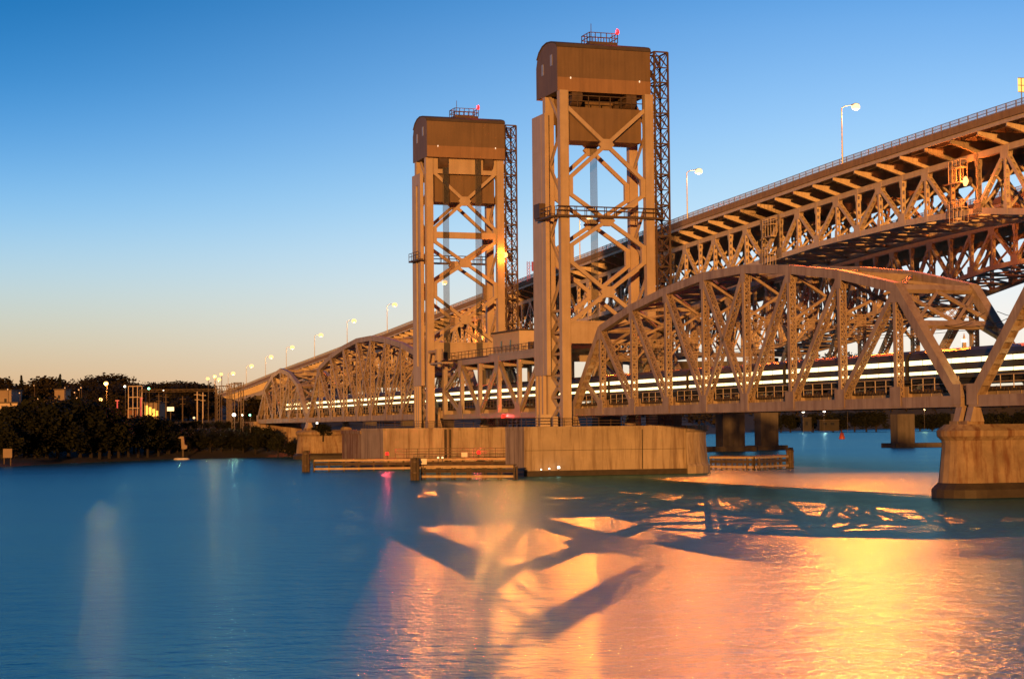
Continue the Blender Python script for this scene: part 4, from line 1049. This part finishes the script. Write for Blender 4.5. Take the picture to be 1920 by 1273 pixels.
b.bar((540, -108, 18.6), (540, -85.5, 18.6), .22, .22, (1, 0, 0)); b.bar((540, -108, 18.0), (540, -85.5, 18.0), .14, .14, (1, 0, 0))
for k in range(15): b.bar((540, -108 + 1.5 * k, 18 if k % 2 else 18.6), (540, -106.5 + 1.5 * k, 18.6 if k % 2 else 18), .1, .1, (1, 0, 0))
b.build('truss_beam', 'timber', o); b = MB()
for t in (-107.8, -85.7): b.tube((540, t, 6), (540, t, 18.6), .2, .2, 6)
b.build('leg', 'timber', o)
def gantry(x, y, w, z1, label):
    o = thing('catenary_gantry', LAND, y, x, 7, label, 'gantry', 'dark rail gantries on the left bank')
    for t in (x, x + w):
        b = MB()
        for q in (-.35, .35): b.box(y - .1, y + .1, t + q - .1, t + q + .1, 6.5, z1)
        for k in range(int((z1 - 7) / 1.1)): b.bar((y, t - .35, 7 + 1.1 * k), (y, t + .35, 8.1 + 1.1 * k), .09, .09, (1, 0, 0))
        b.build('lattice_leg', 'stair_steel', o)
    b = MB(); b.box(y - .1, y + .1, x, x + w, z1 - .25, z1); b.box(y - .1, y + .1, x, x + w, z1 - 1.5, z1 - 1.3)
    for k in range(6): b.bar((y, x + w * k / 6, z1 - 1.4), (y, x + w * (k + 1) / 6, z1 - .2), .09, .09, (1, 0, 0))
    b.build('beam', 'stair_steel', o)
gantry(-77.5, 492, 2.9, 18.5, 'leftmost dark lattice gantry beside the railway on the left bank')
gantry(-74.0, 486, 3.0, 18.8, 'middle dark lattice gantry beside the railway on the left bank')
gantry(-71.8, 480, 2.3, 19.0, 'rightmost dark lattice gantry, just left of the shortest truss span')
pole(-63.0, 478, 8.5, 17.6, .2, 'stair_steel', 'brown pole standing just left of the shortest truss span', G_U, ((-8.4, .9),))
def lamp_post(x, y, z, label, mat='lamp_amber', power=3000, r=.5, col=(1, .4, .09), z0=None):
    z0 = ground_z(x, y) if z0 is None else z0
    o = thing('town_lamp', LAND, y, x, z0, label, 'lamp', 'lamps on the far banks')
    b = MB(); b.tube((y, x, z0 - 1), (y, x, z + .2), .14, .09, 6); b.tube((y, x, z + .2), (y - .9, x, z + .5), .07, .06, 6); b.build('pole', 'stair_steel', o)
    b = MB(); b.ball((y - .9, x, z), r * .9, r * .8, 10); b.build('lamp_lens', mat, o, smooth=True)
    if power: point_light('lamp_light', o, (y - 2.2, x, z - .3), power, col, .3)
    return o
lamp_post(-121.7, 560, 21.0, 'bright amber lamp highest above the left bank\'s trees', power=14000, r=.8)
lamp_post(-122.4, 556, 16.2, 'amber lamp directly below the highest amber lamp', power=4000, r=.6)
lamp_post(-132.7, 640, 22.0, 'greenish white lamp left of the pale steel lattice frame', 'lamp_white', 300, .45, (.8, 1, .8))
lamp_post(-124.5, 640, 21.2, 'small greenish lamp right of the pale lattice frame\'s top', 'lamp_green', 0, .4)
lamp_post(-119.5, 640, 20.6, 'faint white lamp, second to the right of the pale lattice frame', 'lamp_white', 0, .28)
lamp_post(-70.0, 470, 10.6, 'big round white lamp low beside the dark gantries', 'lamp_white', 500, .55, (1, .85, .55))
lamp_post(-67.9, 470, 10.5, 'small white lamp right of the big round one', 'lamp_white', 0, .25)
lamp_post(-66.0, 470, 10.5, 'small green signal lamp left of the shortest truss span', 'lamp_green', 0, .25)
lamp_post(-112.0, 470, 10.6, 'white lamp glowing low among the dark bank trees', 'lamp_warm', 300, .5, (1, .8, .5))
lamp_post(-114.8, 500, 10.4, 'dim pinkish lamp left of the low white one', 'lamp_warm', 0, .25)
lamp_post(-87.2, 512, 10.2, 'small lamp at the foot of the tall sodium-lit pole', 'lamp_warm', 0, .35)
lamp_post(-101.5, 452.5, 9.3, 'pale lamp on the sloping wing wall left of the abutment', 'lamp_warm', 0, .2)
for i, (px, py, rr) in enumerate(((15, 729, .28), (37, 736, .28), (148, 731, .3), (152, 727, .3), (122, 727, .22), (140, 736, .3), (145, 747, .5), (72, 747, .35), (189, 759, .3), (64, 722, .22))):
    Y = 640; x = (px - 960) / 3500 * Y; z = EYE + (808 - py) / 3500 * Y
    lamp_post(x, Y, z, 'tiny warm lamp ' + ('on the upper building cut by the left edge', 'just right of the upper building at the left edge', 'right of the small square hillside building, lower of a pair', 'right of the small square hillside building, upper of a pair', 'above the small square hillside building', 'left of the pair by the square building', 'largest of those left of the amber lamps', 'low between the two pale building groups', 'just left of the lower amber lamp', 'below the leftmost tall skyline trees')[i], 'lamp_dim', 0, rr * .8)
for i, x in enumerate((-78.2, -77.2, -76.3)):
    lamp_post(x, 480 + 5 * i, 20.0 + .7 * i, ('left', 'middle', 'right')[i] + ' one of three clustered amber lamps above the dark gantries', 'lamp_amber', 2500 if i == 1 else 0, .5)
# pale lattice frame of the substation
o = thing('substation_frame', LAND, 600, -121.3, 11, 'pale orange-lit steel lattice frame of nine openings above the bank trees', 'substation frame'); b = MB()
for i in range(4): b.box(599.8, 600.2, -123.4 + 1.45 * i - .12, -123.4 + 1.45 * i + .12, 8, 21.2)
for z in (21.1, 17.6, 14.1): b.box(599.85, 600.15, -123.4, -119.05, z - .12, z + .12)
for i in range(4): b.box(603.8, 604.1, -123.0 + 1.45 * i - .1, -123.0 + 1.45 * i + .1, 8, 20.8)
for i in range(4): b.box(600, 604, -123.4 + 1.45 * i - .1, -123.4 + 1.45 * i + .1, 21.0, 21.2)
b.build('frame', 'pale_wall', o)
def building(x0, x1, y0, dy, z0, z1, mat, label, wins=(), win_mat='glass', roof='roof'):
    o = thing('building', LAND, y0, (x0 + x1) / 2, z0, label, 'building', 'buildings on the far banks')
    b = MB(); b.box(y0, y0 + dy, x0, x1, z0 - 3, z1); b.build('wall', mat, o)
    b = MB(); b.box(y0 - .3, y0 + dy + .3, x0 - .3, x1 + .3, z1 + .003, z1 + .4); b.build('roof', roof, o)
    for (xa, xb, za, zb) in wins:
        b = MB(); b.box(y0 - .05, y0 - .005, xa, xb, za, zb); b.build('window', win_mat, o)
    return o
building(-192, -171.8, 640, 14, 16, 21.0, 'shade_wall', 'pale upper building cut by the left edge, above the white gallery', ((-174.2, -173.4, 16.8, 18.2), (-180, -178.5, 16.8, 18.2)))
building(-192, -167.6, 632, 6, 13, 16.5, 'pale_wall', 'white gallery with dark bays at the left edge', [(-191 + 3.0 * i, -188.7 + 3.0 * i, 13.7, 15.6) for i in range(8)])
building(-157.0, -153.6, 640, 9, 17, 21.0, 'shade_wall', 'small square pale building standing alone on the left hillside', ((-155.8, -155, 18, 19.2),))
building(-159.3, -154.2, 632, 5, 13, 17.0, 'shade_wall', 'low white wall building in front of the small square one', ((-158.3, -157.2, 14.2, 15.6),))
building(-122.7, -117.6, 622, 10, 10, 16.0, 'shade_wall', 'yellow building, its floodlight put in as glowing panes, right of the pale lattice frame', [(-122.4 + 1.2 * i, -121.5 + 1.2 * i, 11.5 + .0 * i, 15.2 - .6 * i) for i in range(4)], 'wall_glow')
building(-127.5, -124.2, 618, 8, 9, 13.6, 'brick', 'small brick building under the amber lamps', ((-126.9, -126.1, 11, 12.2),))
o = thing('lit_sign', LAND, 558, -102.2, 9, 'small bright white lit sign on a post between the bank\'s poles', 'sign')
b = MB(); b.box(557.9, 558.1, -103.2, -101.2, 12.6, 13.8); b.build('panel', 'lamp_warm', o)
b = MB(); b.box(558.11, 558.3, -102.3, -102.1, 7, 13.7); b.build('post', 'timber', o)
for i, (x, z1, y) in enumerate(((-127.0, 16.6, 600), (-118.6, 17.2, 596))):
    o = thing('red_mast', LAND, y, x, 9, ('left' if i == 0 else 'right, taller') + ' red-glowing mast near the pale lattice frame', 'mast', 'red-glowing masts on the left bank')
    b = MB(); b.tube((y, x, 8), (y, x, z1), .25, .2, 8); b.build('shaft', 'red_emit', o)
    b = MB(); b.box(y - .2, y + .2, x - .6, x + .6, z1 - .2, z1 + .1); b.build('head', 'red_emit', o)

# far bank on the right, under the foreground span
for i, (px, py, rr, pw) in enumerate(((1504, 771.5, 1.6, 9e3), (1543, 771.5, 1.3, 6e3), (1587, 769.5, .6, 0))):
    Y = 1500; x = (px - 960) / 3500 * Y; z = EYE + (795.5 - py) / 3500 * Y
    lamp_post(x, Y, z, ('left and brightest', 'middle', 'right and faintest')[i] + ' of three white harbour lamps on the far bank, under the foreground span', 'lamp_white', pw, rr, (1, .93, .75))
building(236, 243, 1520, 10, 4, 12, 'dull_wall', 'grey boathouse on the far bank between two white harbour lamps', ((238, 240, 6, 9),))
building(252, 268, 1535, 12, 4, 10, 'dull_wall', 'low grey shed on the far bank right of the harbour lamps', ((255, 258, 6, 8), (261, 264, 6, 8)))
building(205, 214, 1530, 10, 4, 11, 'dull_wall', 'grey shed on the far bank left of the harbour lamps', ((208, 210, 6, 8),))
Y = 1500; x = (1731 - 960) / 3500 * Y
lamp_post(x, Y, EYE + (793 - 768) / 3500 * Y, 'white lamp on the far bank, left of the foreground stone pier', 'lamp_warm', 3e3, .6, (1, .8, .35), 3)
o = thing('memorial_tower', LAND, 2050, 497, 60, 'slender white-topped tower on the wooded skyline behind the right portal', 'tower')
b = MB(); b.loft([[(2050 + r * math.sin(i * 1.5708 + .785), 497 + r * math.cos(i * 1.5708 + .785), z) for i in range(4)] for r, z in ((5.0, 55), (4.2, 84), (4.8, 84.2), (4.8, 85.5), (2.8, 86), (2.6, 95), (.3, 105))]); b.build('shaft', 'pale_wall', o)
b = MB(); b.tube((2050, 497, 95.5), (2050, 497, 98), 2.9, 2.9, 10); b.build('lantern', 'lamp_white', o)

# ------------------------------------------------------------------ trees
def crown_mesh(seed, kind):
    rnd = random.Random(seed); b = MB(); lobes = []
    if kind == 'round':
        for i in range(24):
            a = rnd.uniform(0, 6.283); r = rnd.uniform(0, .34); z = rnd.uniform(.30, .86); k = 1 - abs(z - .55) * 1.1
            lobes.append((r * math.cos(a) * k * 1.15, r * math.sin(a) * k * 1.15, z, rnd.uniform(.11, .2)))
        for (x, y, z, r) in lobes:
            for q in range(85):
                u = Vector((rnd.gauss(0, 1), rnd.gauss(0, 1), rnd.gauss(0, .85))).normalized() * r * rnd.uniform(.45, 1.08)
                c = Vector((x, y, z)) + u; e = Vector((rnd.gauss(0, 1), rnd.gauss(0, 1), rnd.gauss(0, 1))).normalized(); g = e.orthogonal().normalized(); s = rnd.uniform(.016, .040)
                b.add([c - e * s, c + g * s * .8, c + e * s, c - g * s * .8], [(0, 1, 2, 3)])
    else:
        for q in range(900):
            z = rnd.uniform(.12, 1.0); R = (1.02 - z) * .26 * rnd.uniform(.55, 1.1) * (.75 + .25 * math.sin(z * 60)); a = rnd.uniform(0, 6.283)
            c = Vector((R * math.cos(a), R * math.sin(a), z)); e = Vector((math.cos(a), math.sin(a), -.5)).normalized(); g = Vector((-math.sin(a), math.cos(a), rnd.uniform(-.3, .3))); s = rnd.uniform(.02, .04)
            b.add([c - e * s, c + g * s * .7, c + e * s, c - g * s * .7], [(0, 1, 2, 3)])
    return b
def trunk_mesh(seed, kind):
    rnd = random.Random(seed + 50); b = MB()
    if kind == 'round':
        b.tube((0, 0, -.05), (.01, .01, .35), .028, .02, 7); b.tube((.01, .01, .35), (.0, .0, .7), .02, .008, 6)
        for i in range(7):
            a = i * .9 + rnd.random(); z = rnd.uniform(.25, .5); b.tube((.005, .005, z), (.22 * math.cos(a), .22 * math.sin(a), z + rnd.uniform(.12, .3)), .013, .004, 5)
    else: b.tube((0, 0, -.05), (0, 0, .95), .02, .003, 7)
    return b
PROTO = {}
for i in range(6): PROTO[('round', i)] = (crown_mesh(i, 'round'), trunk_mesh(i, 'round'))
for i in range(2): PROTO[('cone', i)] = (crown_mesh(20 + i, 'cone'), trunk_mesh(20 + i, 'cone'))
MESH = {}
def tree(kind, v, x, y, z, h, wid, label, group, mat='leaf', name=None):
    key = (kind, v, mat)
    if key not in MESH:
        c = PROTO[(kind, v)][0].build('crown', mat, None, None, recalc=False); t = PROTO[(kind, v)][1].build('trunk', 'bark')
        MESH[key] = (c.data, t.data); bpy.data.objects.remove(c); bpy.data.objects.remove(t)
    cm, tm = MESH[key]
    o = bpy.data.objects.new(name or ('broadleaf_tree' if kind == 'round' else 'conifer_tree'), None); COL.objects.link(o)
    o.location = (x, y, z); o.scale = (h * wid, h * wid, h); o.rotation_euler = (0, 0, random.uniform(0, 6.28)); tag(o, label, 'tree', group)
    for n, me in (('trunk', tm), ('crown', cm)):
        c = bpy.data.objects.new(n, me); COL.objects.link(c); c.parent = o
def px_tree(kind, v, px, ytop, Y, wid, label, group, mat='leaf'):
    x = (px - 960) / 3500 * Y; yh = 800.3 - .0095 * (px - 960); z1 = EYE + (yh - ytop) / 3500 * Y; z0 = ground_z(x, Y)
    tree(kind, v, x, Y, z0, max(2.5, z1 - z0), wid, label, group, mat)
random.seed(11)
row = 0
FRONT = [(8, 768, 392), (30, 756, 396), (52, 748, 400), (70, 742, 402), (88, 750, 404), (108, 755, 406), (128, 742, 410), (150, 742, 414), (170, 744, 418), (186, 757, 420), (204, 768, 424), (222, 774, 428), (240, 777, 432), (258, 774, 436), (276, 777, 440), (296, 779, 446), (316, 784, 452), (330, 792, 458),
         (350, 788, 470), (368, 785, 474), (388, 788, 478), (408, 786, 482), (428, 787, 484), (448, 788, 482), (466, 796, 478),
         (360, 800, 462), (380, 800, 466), (400, 802, 470), (420, 802, 470), (440, 803, 470), (344, 803, 458), (458, 806, 466), (478, 808, 462)]
for i, (px, yt, Y) in enumerate(FRONT):
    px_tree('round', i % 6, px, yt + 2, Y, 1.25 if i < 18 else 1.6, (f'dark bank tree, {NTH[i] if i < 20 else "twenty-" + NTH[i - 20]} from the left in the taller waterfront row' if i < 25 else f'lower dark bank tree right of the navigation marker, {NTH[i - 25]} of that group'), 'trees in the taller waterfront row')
for i in range(24):
    px = 4 + i * 20.5; Y = 372 + max(0, (px - 80)) * .24 + (6 if i % 2 else 0)
    x = (px - 960) / 3500 * Y
    while shore_dist(x, Y) < 6: Y += 3; x = (px - 960) / 3500 * Y
    h = random.uniform(6.5, 9.0) if px < 330 else random.uniform(5.0, 7.0)
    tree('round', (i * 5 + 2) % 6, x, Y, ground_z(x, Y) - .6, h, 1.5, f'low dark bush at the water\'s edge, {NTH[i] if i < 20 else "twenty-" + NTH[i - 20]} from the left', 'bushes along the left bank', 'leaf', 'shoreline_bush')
SKY2 = [(-4 + 14 * i, 716 + (i * 29 % 13)) for i in range(29)]
SKY = [(-12, 708), (8, 711), (22, 720), (58, 722), (78, 707), (97, 708), (128, 724), (146, 722), (162, 712), (178, 704), (196, 707), (214, 702), (232, 716), (250, 719), (268, 722), (282, 716), (298, 720), (314, 717), (330, 714), (346, 716), (362, 717), (376, 724), (390, 733)]
for i, (px, yt) in enumerate(SKY):
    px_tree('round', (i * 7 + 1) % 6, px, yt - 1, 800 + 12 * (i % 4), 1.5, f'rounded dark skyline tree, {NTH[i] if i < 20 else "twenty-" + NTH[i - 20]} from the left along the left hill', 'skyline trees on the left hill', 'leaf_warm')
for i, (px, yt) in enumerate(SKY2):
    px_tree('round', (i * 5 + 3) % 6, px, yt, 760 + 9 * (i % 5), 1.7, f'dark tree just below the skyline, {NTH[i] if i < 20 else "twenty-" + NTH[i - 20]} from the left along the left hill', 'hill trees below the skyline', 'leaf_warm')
for i, (px, yt) in enumerate(((39, 704), (112, 702))):
    px_tree('cone', i, px, yt, 790, 1.0, ('pointed conifer at far left of the skyline' if i == 0 else 'pointed conifer right of the bare-branched skyline trees'), 'skyline conifers', 'needle')
MID = [(60, 735), (84, 738), (104, 748), (165, 735), (188, 742), (214, 738), (238, 746), (300, 742), (318, 736), (336, 744), (352, 740), (380, 748), (396, 752), (340, 760), (300, 765), (470, 742), (482, 750), (464, 758)]
for i, (px, yt) in enumerate(MID):
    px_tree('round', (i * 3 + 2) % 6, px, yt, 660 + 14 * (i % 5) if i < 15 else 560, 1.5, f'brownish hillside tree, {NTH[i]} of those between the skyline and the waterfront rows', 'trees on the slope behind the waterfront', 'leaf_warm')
# shrubs by the abutment
for i, (px, yt, Y) in enumerate(((604, 793, 424), (592, 799, 426), (520, 812, 462), (545, 826, 455), (500, 800, 470))):
    x = (px - 960) / 3500 * Y; h = (4.0, 3.0, 6, 5, 7)[i]; yh = 800.3 - .0095 * (px - 960); z1 = EYE + (yh - yt) / 3500 * Y
    tree('round', i % 6, x, Y, max(-1.0, z1 - h), h, 1.2, ('green shrub growing on the old stone pier', 'small shrub at the left of the green one on the stone pier', 'shrub at the foot of the rust-stained abutment', 'low shrub right of the abutment\'s foot', 'dark tree leaning against the abutment\'s left side')[i], 'shrubs by the abutment', 'leaf', 'shrub')
# far right bank: individual trees near the lamps, then the wooded hill as one mass
for i, px in enumerate((1440, 1462, 1480, 1522, 1560, 1575, 1600, 1622, 1640, 1700, 1722, 1745, 1770, 1850, 1880, 1910)):
    px_tree('round', i % 6, px, 777 - (i * 37 % 9), 1560 + (i * 53 % 60), 1.6, f'dark tree on the far bank under the foreground span, {NTH[i]} from the left', 'trees on the far bank', 'leaf')
b = MB(); rnd = random.Random(5)
for k in range(9000):
    x = rnd.uniform(-100, 1150); y = rnd.uniform(1560, 2950)
    if x < .04 * y: continue
    if shore_dist(x, y) < 12: continue
    z = ground_z(x, y); hh = rnd.uniform(6, 15)
    for q in range(7):
        c = Vector((y + rnd.gauss(0, 3), x + rnd.gauss(0, 3.4), z + hh * rnd.uniform(.1, 1))); e = Vector((rnd.gauss(0, 1), rnd.gauss(0, 1), rnd.gauss(0, 1))).normalized(); g = e.orthogonal().normalized(); s = rnd.uniform(.5, 1.1) if y < 1300 else rnd.uniform(1.0, 2.6)
        b.add([c - e * s, c + g * s * .8, c + e * s, c - g * s * .8], [(0, 1, 2, 3)])
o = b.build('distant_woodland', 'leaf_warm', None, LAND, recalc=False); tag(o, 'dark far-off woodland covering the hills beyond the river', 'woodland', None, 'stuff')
